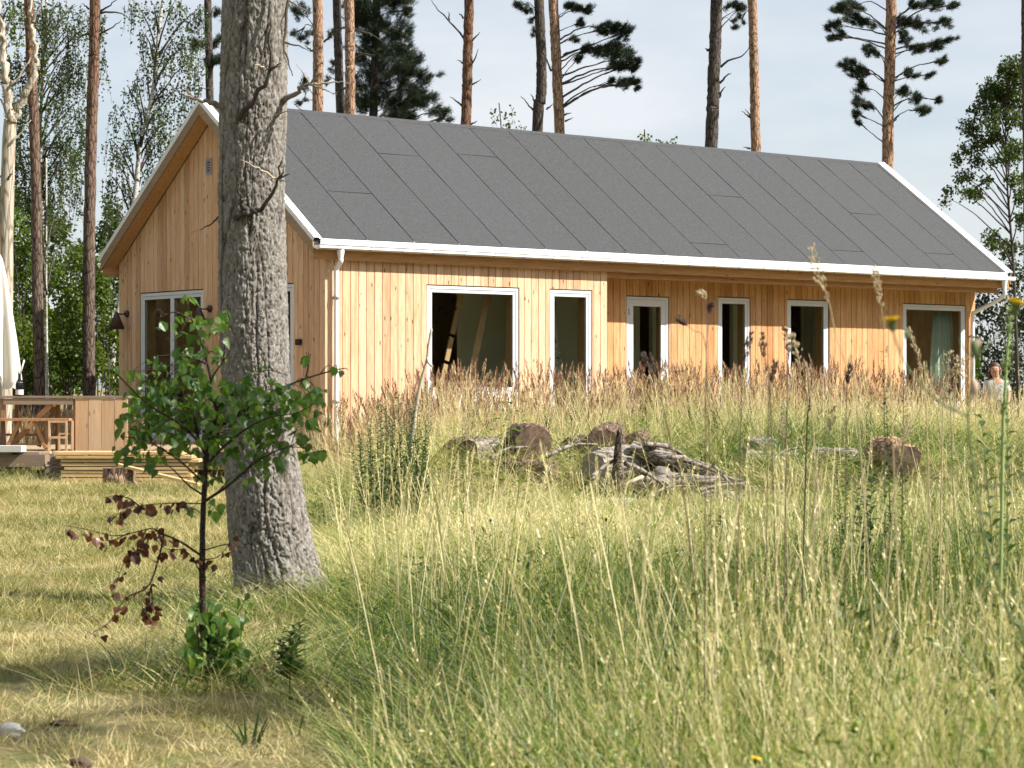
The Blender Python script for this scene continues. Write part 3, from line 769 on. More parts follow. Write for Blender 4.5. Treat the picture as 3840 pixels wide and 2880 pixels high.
def pine(label, pts, wpx, Y, mat='pine_bark', blobs=(), stubs=(), ztop=17.5, dens=.06, group='tall pines standing round the house', top=True, limb='twig', nl=.12):
    P = trunk_path(pts, Y, ztop); root = tree_root('pine_tree', P, label, 'pine tree', group)
    trunk(root, P, wpx, Y, M[mat], ztop)
    C, D, T = [], [], []
    if blobs:
        c, ids = blob_points(blobs, Y, dens, 7); C.append(c)
        bt = RNG.uniform(.15, .6, len(blobs))
        T.append(np.clip(bt[ids] + RNG.uniform(-.2, .25, len(c)), 0, 1))
        mbs = MB()
        for i, bl in enumerate(blobs):
            cc = c[ids == i].mean(0); cv = Vector(cc); z0 = cv.z - random.uniform(-.1, .5) - abs(bl[0] - pts[0][0]) * ppm(Y) * .18
            p0 = on_trunk(P, z0); mid = p0.lerp(cv, .5) + Vector((0, 0, random.uniform(.0, .25)))
            branch(root, [p0, mid, cv], max(.010, .008 + .011 * (p0 - cv).length), M[limb], 12)
            sub = c[ids == i]
            for q in sub[RNG.permutation(len(sub))[:7]]:
                mbs.tube(smooth_path(local(root, [mid.lerp(cv, random.uniform(.2, 1)), (cv + Vector(q)) * .5 + Vector((0, 0, .04)), Vector(q)]), 5), [.012, .010, .009, .007, .005, .004], 4)
            dd = (sub - np.array(p0)); dd /= np.linalg.norm(dd, axis=1)[:, None]; dd[:, 2] += .45 + RNG.uniform(-.3, .4, len(sub)); D.append(dd / np.linalg.norm(dd, axis=1)[:, None])
        setp(mbs.build('twigs', M[limb], root), kind='stuff')
    if top:
        zs = np.linspace(ztop - 5.5, ztop + .2, 12); cs = []
        for k, z in enumerate(zs):
            r = 2.4 * (1 - (k / 12) ** 2) + .3; a = k * 2.4; p0 = on_trunk(P, z - .5); q = Vector((p0.x + r * math.cos(a), p0.y + r * math.sin(a), z + .3))
            branch(root, [p0, p0.lerp(q, .5) + Vector((0, 0, .1)), q], .05, M[limb], 6)
            n = 26; cs.append(np.array(q) + rand_unit(n) * np.array([.8, .8, .45]) * RNG.uniform(.3, 1, (n, 1)))
        c = np.concatenate(cs); C.append(c); d = rand_unit(len(c)); d[:, 2] = abs(d[:, 2]) + .3; D.append(d / np.linalg.norm(d, axis=1)[:, None]); T.append(RNG.uniform(.1, .8, len(c)))
    if C:
        C = np.concatenate(C) - np.array(root.location); D = np.concatenate(D); T = np.concatenate(T)
        link('crown', needle_mesh('crown', C, D, nl, 34, .0038, T), root, M['needle'])
    for st_ in stubs:
        q = [at(u, v, Y) for u, v in st_]; q = [p + Vector((0, -i * .08, 0)) for i, p in enumerate(q)]
        branch(root, q, (wpx * .10) * ppm(Y), M[limb], 8, 'dead_branch')
    return root

def strands(blobs, Y, dens, ln=(.35, .95), step=.055):
    c, ids = blob_points(blobs, Y, dens); pts, t, segs = [], [], []
    bt = RNG.uniform(.2, .7, len(blobs))
    for p, i in zip(c, ids):
        l = RNG.uniform(*ln); dx, dy = RNG.normal(0, .12, 2); n = int(l / step); k = np.arange(n)[:, None] / max(1, n)
        q = p + k * l * np.array([dx, dy, 0]) + np.concatenate([np.zeros((n, 2)), -l * k ** 1.25], 1)
        pts.append(q + RNG.normal(0, .022, q.shape)); t.append(np.clip(bt[i] + RNG.uniform(-.25, .3, n), 0, 1)); segs.append((p, p + np.array([dx * l, dy * l, -l])))
    return np.concatenate(pts), np.concatenate(t), segs, c, ids

def birch(label, pts, wpx, Y, blobs, dens=.012, ztop=14, mat='birch_bark', size=.058, lm='birch_leaf', name='birch_tree', group='birches beside the house', limbs=True, ln=(.35, .95), step=.055, cat='birch tree'):
    P = trunk_path(pts, Y, ztop); root = tree_root(name, P, label, cat, group)
    trunk(root, P, wpx, Y, M[mat], ztop, sides=12, wob=.03)
    pt, t, segs, c, ids = strands(blobs, Y, dens, ln, step)
    o = np.array(root.location)
    link('crown', leaf_mesh('crown', pt - o, size, t, .55), root, M[lm])
    if limbs:
        for i, bl in enumerate(blobs):
            cc = Vector(c[ids == i].mean(0)); p0 = on_trunk(P, max(1.0, cc.z - .5 - (cc - on_trunk(P, cc.z)).length * .5))
            branch(root, [p0, p0.lerp(cc, .55) + Vector((0, 0, .18)), cc + Vector((0, 0, .1))], .022, M['twig'], 10)
    mb = MB()
    for a, b in segs[::2]:
        a = Vector(a - o); b = Vector(b - o); mb.tube([a, a.lerp(b, .5) + Vector((0, 0, .02)), b], [.006, .004, .002], 3, False)
    setp(mb.build('twigs', M['twig'], root), kind='stuff')
    return root

def shrub(label, u, v0, Y, blobs, lm='under_leaf', size=.062, dens=.30, group='leafy shrubs under the trees', name='shrub', cat='shrub', droop=.25):
    p = at(u, v0, Y); root = empty(name, (p.x, Y, 0), 0, label, cat, group); o = np.array(root.location)
    c, ids = blob_points(blobs, Y, dens)
    sub = c + RNG.normal(0, .05, c.shape); bt = RNG.uniform(.2, .8, len(blobs)); t = np.clip(bt[ids] + RNG.uniform(-.3, .3, len(c)), 0, 1)
    link('foliage', leaf_mesh('foliage', sub - o, size, t, droop), root, M[lm])
    for i, bl in enumerate(blobs):
        cc = Vector(c[ids == i].mean(0)) - root.location; a = Vector((random.uniform(-.15, .15), random.uniform(-.15, .15), -.05))
        MB().tube(smooth_path([a, a.lerp(cc, .5) + Vector((random.uniform(-.1, .1), 0, .1)), cc + Vector((0, 0, bl[3] * ppm(Y) * .6))], 8), [.02 * (1 - .09 * k) for k in range(9)], 5).build('stem', M['twig'], root)
    return root

# ------------------------------------------------------------------ the big pine in front of the house
def big_pine():
    Y = 13.9
    ctl = [(1300, 612, 205), (1271, 604, 186), (1207, 592, 175), (1106, 577, 167), (900, 556, 145), (700, 548, 148), (430, 544, 141), (233, 547, 139), (0, 551, 136), (-250, 556, 132)]
    base = at(604, 1271, Y)
    root = empty('pine_tree', (base.x, Y, 0), 0, 'old pine with thick furrowed grey bark, largest trunk, in front of the house', 'pine tree', 'tall pines standing round the house')
    zs = np.array([at(0, v, Y).z for v, u, w_ in ctl]); xs = np.array([at(u, 0, Y).x for v, u, w_ in ctl]) - base.x; ws = np.array([w_ for v, u, w_ in ctl]) * ppm(Y) / 2
    nv, na = 760, 260
    z = np.linspace(-.12, 4.6, nv); xc = np.interp(z, zs, xs); R = np.interp(z, zs, ws)
    ker = np.ones(41) / 41; xc = np.convolve(np.pad(xc, 20, 'edge'), ker, 'valid'); R = np.convolve(np.pad(R, 20, 'edge'), ker, 'valid')
    th = np.arange(na) / na * 2 * np.pi
    TT, ZZ = np.meshgrid(np.arange(na) / na, z)
    nc = 34
    wx = TT * nc + 1.2 * (vnoise(TT * 68, ZZ * 10, 21, 68) - .5) + .6 * (vnoise(TT * 136, ZZ * 34, 22, 136) - .5)
    wy = ZZ * 7.0 + 1.4 * (vnoise(TT * 34, ZZ * 6, 23, 34) - .5) + .5 * (vnoise(TT * 102, ZZ * 30, 24, 102) - .5)
    f1, f2, cid = worley(wx, wy, 31, nc)
    edge = np.clip((f2 - f1) / .34, 0, 1) ** .8
    g1, g2, gid = worley(TT * 84 + 1.1 * (vnoise(TT * 120, ZZ * 30, 25, 120) - .5), ZZ * 26 + 1.2 * (vnoise(TT * 84, ZZ * 22, 26, 84) - .5), 33, 84)
    flake = np.clip((g2 - g1) / .22, 0, 1) ** .6 * (.35 + .65 * gid)
    fine = vnoise(TT * 220, ZZ * 130, 27, 220)
    fur = np.abs(vnoise(TT * 22 + .7 * vnoise(TT * 22, ZZ * 5, 41, 22), ZZ * 1.1, 29, 22) - .5) * 2; fur = np.clip(fur / .20, 0, 1) ** .7
    amp = .024 * np.interp(z, [0, .8, 2.5, 4.6], [1.5, 1.25, 1.0, .85])[:, None]
    depth = np.clip((edge * .40 + .42 * flake + .18 * cid), 0, 1) * (.30 + .70 * fur)
    flare = np.exp(-np.clip(z, 0, 9) / .22)[:, None] * .05 * (np.sin(TT * 2 * np.pi * 5 + 1.0) * .6 + .5)
    RR = R[:, None] - amp * .55 + amp * depth + .003 * (fine - .5) + flare + .012 * (vnoise(TT * 6, ZZ * 1.6, 35, 6) - .5)
    V = np.stack([xc[:, None] + RR * np.cos(TT * 2 * np.pi), RR * np.sin(TT * 2 * np.pi), ZZ], 2).reshape(-1, 3)
    i, j = np.meshgrid(np.arange(na), np.arange(nv - 1)); a = (j * na + i).ravel(); b = (j * na + (i + 1) % na).ravel()
    link('trunk', np_mesh('trunk', V, np.stack([a, b, b + na, a + na], 1), 4, attrs={'depth': depth.ravel(), 'plate': (cid * .6 + gid * .4).ravel()}), root, M['hero_bark'])
    P = [Vector((float(np.interp(4.5, z, xc)), 0, 4.5)), Vector((.05, .1, 9)), Vector((.25, 0, 14)), Vector((.2, 0, 18))]
    MB().tube(smooth_path(P, 24), [.205 - .0076 * k for k in range(25)], 14, True, .04).build('upper_trunk', M['pine_bark_orange'], root)
    def zz(l, dy=-.22, slope=-.05): return [at(px / 3.0, py / 3.0, Y) + Vector((0, dy + slope * k, 0)) for k, (px, py) in enumerate(l)]
    B = lambda l, r, mat='twig', dy=-.2, sl=-.05: branch(root, zz(l, dy, sl), r, M[mat], 16, 'dead_branch', 8)
    B([(1560, 800), (1640, 725), (1700, 660), (1780, 510), (1790, 350), (1802, 180)], .021, 'twig')
    B([(1785, 505), (1830, 490), (1865, 470)], .010, 'twig', -.34); B([(1780, 505), (1740, 490), (1700, 480)], .007, 'pale_twig', -.34)
    B([(1835, 680), (1900, 630), (1960, 598), (2020, 565), (2100, 500)], .021, 'grey_twig', -.05)
    B([(2020, 565), (1990, 510), (1950, 460)], .006, 'pale_twig', -.2); B([(2020, 575), (2100, 578), (2212, 575), (2290, 585)], .008, 'pale_twig', -.2)
    B([(2030, 580), (2110, 610), (2160, 635), (2215, 660)], .006, 'grey_twig', -.2); B([(1985, 590), (2005, 650), (1985, 690)], .005, 'twig', -.2)
    B([(1460, 700), (1380, 680), (1300, 665), (1200, 640)], .021, 'grey_twig', -.05); B([(1275, 655), (1245, 615), (1215, 585)], .008, 'grey_twig', -.14)
    B([(1300, 660), (1330, 605), (1420, 610)], .006, 'grey_twig', -.14); B([(1225, 645), (1165, 620), (1160, 680)], .005, 'twig', -.2)
    B([(1630, 1400), (1700, 1380), (1760, 1345), (1840, 1200), (1865, 1075)], .020, 'twig')
    B([(1835, 1200), (1740, 1140), (1615, 1085)], .008, 'pale_twig', -.36); B([(1845, 1195), (1890, 1180), (1925, 1172)], .007, 'twig', -.36); B([(1850, 1195), (1875, 1160), (1888, 1130)], .007, 'twig', -.36); B([(1850, 1205), (1880, 1212), (1905, 1220)], .004, 'twig', -.36)
    B([(1625, 1390), (1600, 1330), (1580, 1240)], .018, 'twig', -.2)
    B([(1560, 1420), (1620, 1405), (1700, 1390)], .022, 'twig', -.205)
    B([(1430, 1395), (1395, 1440), (1340, 1485), (1275, 1515)], .007, 'twig', -.02)
    B([(1790, 785), (1840, 765), (1900, 760)], .008, 'grey_twig', -.2)
    B([(1900, -400), (1895, 20), (1870, 320), (1905, 440), (1935, 545)], .012, 'twig', -.2); B([(1870, 320), (1990, 360), (2050, 400)], .006, 'twig', -.3); B([(1868, 320), (1880, 420), (1930, 520)], .005, 'twig', -.3)
    B([(1895, 40), (2000, 110), (2110, 160)], .006, 'grey_twig', -.2); B([(1895, 60), (1850, 200), (1870, 320)], .006, 'twig', -.2); B([(1930, 700), (1960, 730), (2000, 765)], .004, 'twig', -.2)
    cs, ds = [], []
    for k in range(16):
        zt = 11.5 + k * .45; r = 2.6 * (1 - (k / 17) ** 2) + .3; an = k * 2.4; q = Vector((.2 + r * math.cos(an), r * math.sin(an), zt + .4)); p0 = Vector((.15, 0, zt))
        MB().tube(smooth_path([p0, p0.lerp(q, .5) + Vector((0, 0, .1)), q], 6), [.06 - .007 * i for i in range(7)], 6).build('branch', M['twig'], root)
        cs.append(np.array(q) + rand_unit(30) * np.array([.8, .8, .45]) * RNG.uniform(.3, 1, (30, 1)))
    c = np.concatenate(cs); d = rand_unit(len(c)); d[:, 2] = abs(d[:, 2]) + .3
    link('crown', needle_mesh('crown', c, d / np.linalg.norm(d, axis=1)[:, None], .12, 30, .004, RNG.uniform(.1, .8, len(c))), root, M['needle'])
big_pine()

# ------------------------------------------------------------------ trees round the house
pine('slender pine with reddish bark beside the pale dead trunk', [(62, 0), (66, 120), (72, 233), (77, 380), (80, 553), (86, 860)], 22, 40, 'pine_bark', stubs=[[(70, 215), (82, 190)]])
pine('dark straight pine standing in the gap between the two left birches', [(205, 0), (203, 130), (198, 260), (194, 420), (192, 640), (192, 860)], 25, 42, 'pine_bark', stubs=[[(216, 24), (240, 12), (258, -2)], [(216, 28), (248, 26), (270, 34), (285, 48)], [(214, 74), (240, 62), (266, 46)], [(192, 20), (178, 8)], [(192, 74), (165, 82), (140, 90)]])
pine('dark pine rising just left of the gable peak', [(448, 0), (451, 100), (453, 200)], 18, 48, 'pine_bark_dark', [(432, 100, 16, 18), (470, 85, 16, 20), (468, 130, 14, 22), (440, 128, 10, 10), (478, 40, 14, 18)], dens=.14)
pine('sunlit orange pine right next to the big pine trunk', [(686, 0), (687, 120), (686, 240)], 25, 54, 'pine_bark_orange', [(650, 30, 22, 30), (660, 75, 18, 20), (640, 60, 14, 18), (655, 180, 16, 18), (648, 215, 14, 14)], [[(700, 90), (716, 78), (735, 70)], [(675, 110), (660, 100)]], dens=.09)
pine('dark pine in shade between two orange pine trunks', [(727, 0), (731, 120), (736, 245)], 21, 57, 'pine_bark_dark', [(712, 60, 12, 16), (716, 140, 12, 12), (712, 180, 10, 10)], dens=.12)
pine('pale orange pine before the dense dark conifer', [(754, 0), (756, 120), (757, 248)], 24, 53, 'pine_bark_orange', (), [[(764, 62), (800, 75), (835, 95)], [(745, 60), (725, 66)], [(764, 140), (785, 120)], [(765, 170), (780, 150)], [(746, 190), (720, 205)], [(766, 125), (790, 118), (812, 122)]])
pine('dense dark conifer with a broad full crown', [(815, -100), (812, 60), (808, 200), (806, 300)], 20, 60, 'pine_bark_dark',
     [(790, 15, 45, 30), (850, 10, 45, 25), (880, 30, 18, 12), (800, 60, 50, 35), (855, 60, 35, 30), (800, 115, 55, 35), (860, 110, 40, 28), (885, 130, 25, 18), (800, 170, 50, 35), (860, 160, 45, 30), (905, 165, 25, 18), (790, 220, 45, 25), (850, 210, 50, 30), (905, 215, 40, 22), (945, 240, 28, 14), (935, 165, 16, 6), (960, 255, 16, 10), (870, 250, 50, 15), (770, 40, 30, 30), (895, 190, 30, 14)], dens=.20, nl=.15, top=True)
pine('lone grey brown pine with short dead stubs over the roof', [(1013, 0), (1011, 90), (1009, 180), (1006, 275)], 24, 56, 'pine_bark', (), [[(1003, 85), (975, 50), (945, 22), (932, 3)], [(970, 45), (969, 26)], [(1020, 88), (1030, 78), (1038, 72)], [(1018, 140), (1028, 125), (1033, 108)], [(1004, 140), (988, 130)], [(1002, 40), (992, 30)], [(1018, 185), (1040, 172)], [(998, 228), (985, 218), (972, 210)], [(1018, 268), (1030, 262)]], top=True)
pine('dark pine with a kinked trunk left of its orange twin', [(1164, 0), (1168, 80), (1170, 160), (1168, 220), (1160, 290)], 25, 58, 'pine_bark_dark', [(1125, 12, 22, 12), (1140, 25, 14, 10), (1152, 42, 10, 8), (1158, 62, 10, 10)], [[(1155, 240), (1140, 225), (1124, 208)], [(1157, 222), (1146, 204)], [(1180, 235), (1195, 226)]], dens=.15)
pine('orange pine with one drooping needle limb to its right', [(1195, 0), (1199, 80), (1204, 180), (1210, 295)], 24, 55, 'pine_bark_orange',
     [(1235, 18, 22, 12), (1265, 22, 24, 10), (1250, 50, 14, 8), (1300, 62, 22, 14), (1325, 62, 26, 18), (1350, 72, 24, 16), (1285, 105, 30, 14), (1318, 110, 34, 20), (1350, 115, 28, 20), (1362, 145, 22, 16), (1330, 150, 26, 14), (1352, 175, 22, 14), (1372, 185, 16, 12), (1325, 180, 16, 8), (1240, 80, 12, 8), (1375, 140, 10, 8), (1255, 128, 14, 8)], [[(1218, 248), (1234, 244)], [(1220, 262), (1238, 255)], [(1192, 155), (1180, 130), (1168, 105)], [(1216, 118), (1250, 108), (1290, 104)]], dens=.25, nl=.12)
pine('dark thick pine leaning slightly over the roof ridge', [(1548, 0), (1544, 120), (1540, 220), (1536, 325)], 29, 54, 'pine_bark_dark', [(1575, 20, 14, 16), (1592, 25, 14, 14), (1585, 50, 12, 12), (1600, 8, 12, 10)], [[(1556, 145), (1570, 132), (1590, 128), (1608, 118), (1617, 98)], [(1556, 178), (1568, 165), (1580, 160)], [(1553, 210), (1560, 195), (1565, 188)], [(1530, 110), (1524, 106)]], dens=.15)
pine('pale pinkish pine standing beside the thick dark pine', [(1625, 0), (1628, 90), (1630, 200), (1633, 335)], 22, 56, 'pine_bark_orange', [(1606, 30, 12, 14)], [[(1622, 255), (1612, 248), (1600, 242)], [(1626, 258), (1616, 245), (1608, 238)], [(1620, 321), (1605, 318)]], dens=.12)
pine('orange pine with open needle clumps at the right roof end', [(1926, 0), (1923, 120), (1919, 240), (1917, 365)], 26, 58, 'pine_bark_orange',
     [(1840, 12, 35, 14), (1815, 30, 25, 18), (1850, 35, 25, 14), (1800, 60, 16, 18), (1815, 75, 14, 14), (1795, 85, 10, 10), (1880, 45, 25, 12), (1890, 95, 18, 12), (1880, 120, 18, 14), (1825, 145, 20, 14), (1850, 160, 24, 16), (1865, 185, 20, 14), (1880, 150, 18, 10), (1850, 225, 20, 12), (1875, 230, 16, 12), (1845, 250, 14, 10), (1858, 262, 8, 8),
      (1960, 45, 28, 14), (1990, 50, 28, 14), (2030, 55, 22, 12), (1950, 85, 20, 14), (1980, 105, 26, 16), (2020, 105, 24, 14), (2045, 92, 14, 8), (2030, 135, 16, 12), (1960, 165, 20, 12), (1965, 195, 20, 12), (1980, 215, 18, 12), (2000, 235, 22, 14), (2015, 220, 12, 8), (2020, 8, 40, 14), (2050, 20, 20, 10), (1975, 10, 20, 10), (1950, 195, 10, 8), (2012, 160, 12, 10)], [[(1930, 262), (1942, 250)]], dens=.25, nl=.12)
pine('pine trunk cut by the right edge of the view', [(2213, -40), (2213, 100), (2216, 300), (2218, 500)], 14, 52, 'pine_bark_dark', top=True)

# pale dead trunk that forks, at the left edge
P = trunk_path([(10, 860), (12, 700), (14, 500), (18, 330), (22, 258)], 36); root = tree_root('dead_tree', P, 'bare pale dead trunk forking into two limbs at the left edge', 'dead tree', None)
MB().tube(smooth_path(local(root, P), 40), [.125 - .0006 * k for k in range(41)], 18, True, .03).build('trunk', M['dead_bark'], root)
for l, r in (([(20, 262), (16, 190), (8, 120), (4, 70), (-4, 0), (-12, -120)], .085), ([(24, 262), (40, 232), (58, 195), (75, 150), (80, 118), (68, 60), (66, 0), (60, -120)], .075)): branch(root, [at(u, v, 36) for u, v in l], r, M['dead_bark'], 26, 'limb', 14)
for l, r, m_ in (([(22, 315), (45, 292), (70, 262)], .022, 'pale_twig'), ([(24, 188), (48, 162), (68, 128), (84, 108)], .026, 'dead_bark'), ([(18, 390), (28, 378), (32, 370)], .02, 'twig'), ([(72, 52), (84, 26), (98, -6)], .035, 'grey_twig'), ([(4, 215), (12, 232), (16, 250)], .014, 'twig'), ([(28, 240), (38, 222), (44, 216)], .012, 'twig')): branch(root, [at(u, v, 36) + Vector((0, -.1, 0)) for u, v in l], r, M[m_], 10, 'dead_branch', 8)

birch('tall birch with a bent white trunk and hanging twigs left of the gable', [(356, -30), (352, 0), (343, 63), (335, 173), (320, 247), (302, 317), (295, 393), (275, 560), (248, 720), (240, 860)], 15, 45,
      [(300, 20, 30, 20), (330, 15, 30, 22), (385, 20, 35, 22), (415, 45, 35, 25), (440, 20, 25, 20), (305, 75, 18, 22), (375, 80, 30, 25), (410, 100, 35, 22), (380, 130, 35, 20), (345, 120, 25, 16), (425, 140, 30, 22), (270, 195, 22, 12), (300, 185, 22, 20), (350, 190, 35, 25), (400, 190, 35, 25), (260, 245, 25, 18), (300, 240, 28, 22), (345, 245, 40, 28), (385, 240, 25, 22), (310, 150, 25, 25), (330, 100, 20, 20), (285, 280, 30, 22), (330, 280, 30, 22), (370, 290, 25, 18), (300, 430, 30, 22), (280, 500, 25, 30), (250, 340, 20, 16), (240, 310, 20, 14), (270, 320, 28, 20), (320, 310, 40, 25), (235, 380, 22, 22), (270, 390, 30, 25), (310, 370, 25, 25), (240, 440, 22, 30), (265, 470, 25, 30), (235, 520, 20, 30)], .034, 13, ln=(.2, .75))
birch('birch with long hanging curtains of leaves between the left pines', [(108, -30), (100, 0), (97, 70), (92, 170), (88, 260), (90, 420), (98, 640), (100, 860)], 10, 47,
      [(40, 15, 30, 20), (95, 20, 30, 25), (130, 15, 35, 20), (165, 20, 20, 20), (120, 65, 28, 30), (150, 70, 20, 30), (95, 105, 18, 30), (130, 120, 28, 35), (160, 120, 15, 25), (100, 165, 15, 30), (135, 175, 25, 30), (50, 140, 22, 30), (45, 200, 25, 35), (95, 235, 22, 30), (130, 230, 25, 25), (160, 225, 22, 18), (175, 250, 15, 15), (55, 270, 25, 30), (100, 300, 30, 30), (140, 290, 25, 25), (50, 350, 25, 35), (100, 360, 25, 30), (130, 370, 18, 25), (165, 330, 16, 25), (50, 420, 30, 30), (95, 430, 25, 30), (185, 40, 15, 30), (185, 200, 12, 20), (228, 50, 12, 20), (225, 120, 10, 22), (150, 330, 22, 25), (165, 400, 18, 30), (30, 150, 25, 35), (25, 320, 25, 40), (130, 430, 25, 30), (170, 150, 16, 30), (185, 290, 12, 30)], .042, 13)
birch('leafy tree with bright green leaves in the top left corner', [(-40, 860), (-35, 500), (-25, 200), (-10, 0)], 10, 38, [(10, 15, 22, 18), (30, 30, 20, 14), (5, 55, 20, 16), (45, 20, 15, 12), (20, 80, 12, 8), (8, 100, 10, 8)], .03, 11, 'pine_bark_dark', .085, 'under_leaf', 'broadleaf_tree', None, ln=(.1, .3), cat='broadleaf tree')
birch('young birch with a thin white trunk before the green shrubs', [(100, 470), (100, 600), (101, 760), (102, 860)], 7, 41, [(110, 470, 30, 30), (85, 500, 25, 25), (125, 530, 20, 20), (95, 545, 25, 20)], .03, 5.5, ln=(.1, .35))
birch('open crowned tree with fan of thin limbs beyond the right gable', [(2200, 860), (2194, 700), (2188, 560), (2178, 430), (2172, 300), (2178, 160)], 9, 60,
      [(2185, 145, 35, 26), (2150, 185, 34, 28), (2200, 200, 36, 36), (2100, 265, 28, 22), (2180, 330, 30, 24), (2120, 300, 26, 18), (2168, 150, 25, 18), (2195, 165, 30, 22), (2150, 190, 25, 18), (2180, 210, 35, 22), (2125, 210, 25, 16), (2105, 235, 22, 14), (2145, 240, 30, 20), (2195, 255, 30, 25), (2130, 270, 25, 16), (2160, 285, 28, 18), (2195, 310, 25, 25), (2100, 310, 22, 14), (2075, 335, 18, 12), (2115, 340, 22, 14), (2090, 370, 22, 12), (2150, 340, 18, 12), (2060, 405, 18, 8), (2085, 415, 22, 12), (2112, 410, 20, 12), (2050, 428, 12, 6), (2070, 380, 14, 8), (2185, 385, 22, 16), (2205, 420, 20, 20), (2130, 385, 14, 8), (2200, 470, 20, 20), (2135, 505, 22, 12), (2155, 520, 28, 14), (2195, 530, 28, 20)], .17, 9.0, 'twig', .09, 'birch_leaf', 'broadleaf_tree', None, ln=(.05, .3), step=.05, cat='broadleaf tree')
birch('slim birch tops just showing above the roof beside the kinked pine', [(1085, 320), (1082, 270), (1078, 222)], 3, 62, [(1065, 235, 9, 12), (1067, 258, 12, 12), (1088, 250, 10, 14), (1105, 235, 7, 16), (1106, 262, 12, 14), (1130, 270, 10, 12), (1092, 270, 18, 8)], .06, 8.4, 'twig', .085, 'birch_leaf', ln=(.05, .2), limbs=False)
birch('low leafy treetops peeping over the roof right of centre', [(1395, 330), (1393, 310), (1392, 285)], 3, 66, [(1392, 288, 12, 10), (1398, 300, 16, 10), (1430, 300, 18, 9), (1450, 300, 14, 8), (1440, 308, 26, 6), (1380, 305, 10, 5)], .08, 7.0, 'twig', .10, 'under_leaf', 'broadleaf_tree', None, ln=(.03, .15), limbs=False, cat='broadleaf tree')

# understorey
for lab, u, Y, bl, lm in (
    ('bright green shrub behind the bottle on the wooden counter', 50, 41, [(30, 480, 30, 30), (55, 530, 30, 35), (35, 600, 35, 40), (60, 660, 30, 40), (40, 730, 40, 50), (60, 800, 35, 50), (30, 840, 30, 30)], 'under_leaf'),
    ('dense green shrub filling the space between two left pine trunks', 140, 42.5, [(130, 590, 30, 35), (160, 560, 25, 35), (150, 640, 35, 40), (120, 690, 35, 40), (165, 700, 35, 45), (130, 760, 40, 45), (170, 780, 35, 45), (140, 830, 50, 30)], 'under_leaf'),
    ('green shrub beside the far corner of the gable', 225, 43.5, [(215, 590, 22, 40), (235, 640, 22, 40), (220, 700, 28, 40), (245, 730, 25, 40), (215, 780, 30, 40), (240, 820, 30, 40)], 'under_leaf'),
    ('deep green thicket far behind the pale dead trunk', 70, 52, [(20, 430, 40, 45), (70, 470, 40, 50), (120, 500, 30, 45), (20, 560, 45, 60), (90, 590, 45, 60), (30, 700, 50, 70), (100, 740, 50, 70)], 'birch_leaf'),
    ('deep green thicket far behind the dark straight pine', 200, 54, [(170, 560, 30, 40), (215, 520, 30, 40), (240, 480, 25, 50), (180, 640, 45, 60), (230, 620, 40, 60), (180, 760, 50, 70), (240, 760, 50, 70), (290, 640, 40, 120)], 'birch_leaf'),
    ('dark shady bush behind the person at the right gable end', 2170, 62, [(2125, 590, 22, 30), (2155, 600, 30, 40), (2195, 610, 30, 50), (2130, 660, 28, 40), (2170, 690, 40, 50), (2205, 690, 30, 50), (2125, 740, 28, 45), (2165, 780, 40, 50), (2205, 780, 30, 60), (2135, 830, 35, 40), (2185, 850, 45, 40)], 'needle')):
    sh = shrub(lab, u, 860, Y, bl, lm, .075 if Y < 50 else .10, .36 if Y < 50 else .30)
# woods that close the view behind and beside the photographer: seen only as reflections in the panes
def far_wood(name, spots, label):
    C, T = [], []
    for x, y, h in spots:
        n = 6000; r = h * .24
        p = rand_unit(n) * (RNG.uniform(0, 1, n) ** .35)[:, None] * np.array([r * 1.25, r * 1.25, h * .5]) + np.array([x, y, h * .53]); C.append(p); T.append(np.clip(RNG.uniform(0, .6) + RNG.uniform(-.2, .4, n), 0, 1))
    o = link(name, leaf_mesh(name, np.concatenate(C), .42, np.concatenate(T), .3), None, M['under_leaf']); setp(o, label, kind='stuff')
far_wood('forest', [(34 + 7 * random.random() + .25 * k, -18 + k * 4.2, 10 + 3 * random.random()) for k in range(17)] + [(46 + 5 * random.random(), -20 + k * 4.6, 13 + 3 * random.random()) for k in range(16)] + [(-34 - 6 * random.random(), 8 + k * 4.5, 11 + 4 * random.random()) for k in range(16)] + [(-26 + k * 5.5, -34 - 5 * random.random(), 12 + 4 * random.random()) for k in range(11)], 'mixed woodland edge standing round the clearing, outside the view')
far_wood('woods', [(-60 + k * 5.5 + random.uniform(-2, 2), 98 + random.uniform(0, 14), 4.5 + random.uniform(0, 2.0)) for k in range(24)], 'low dark line of woodland far behind the house and trees')

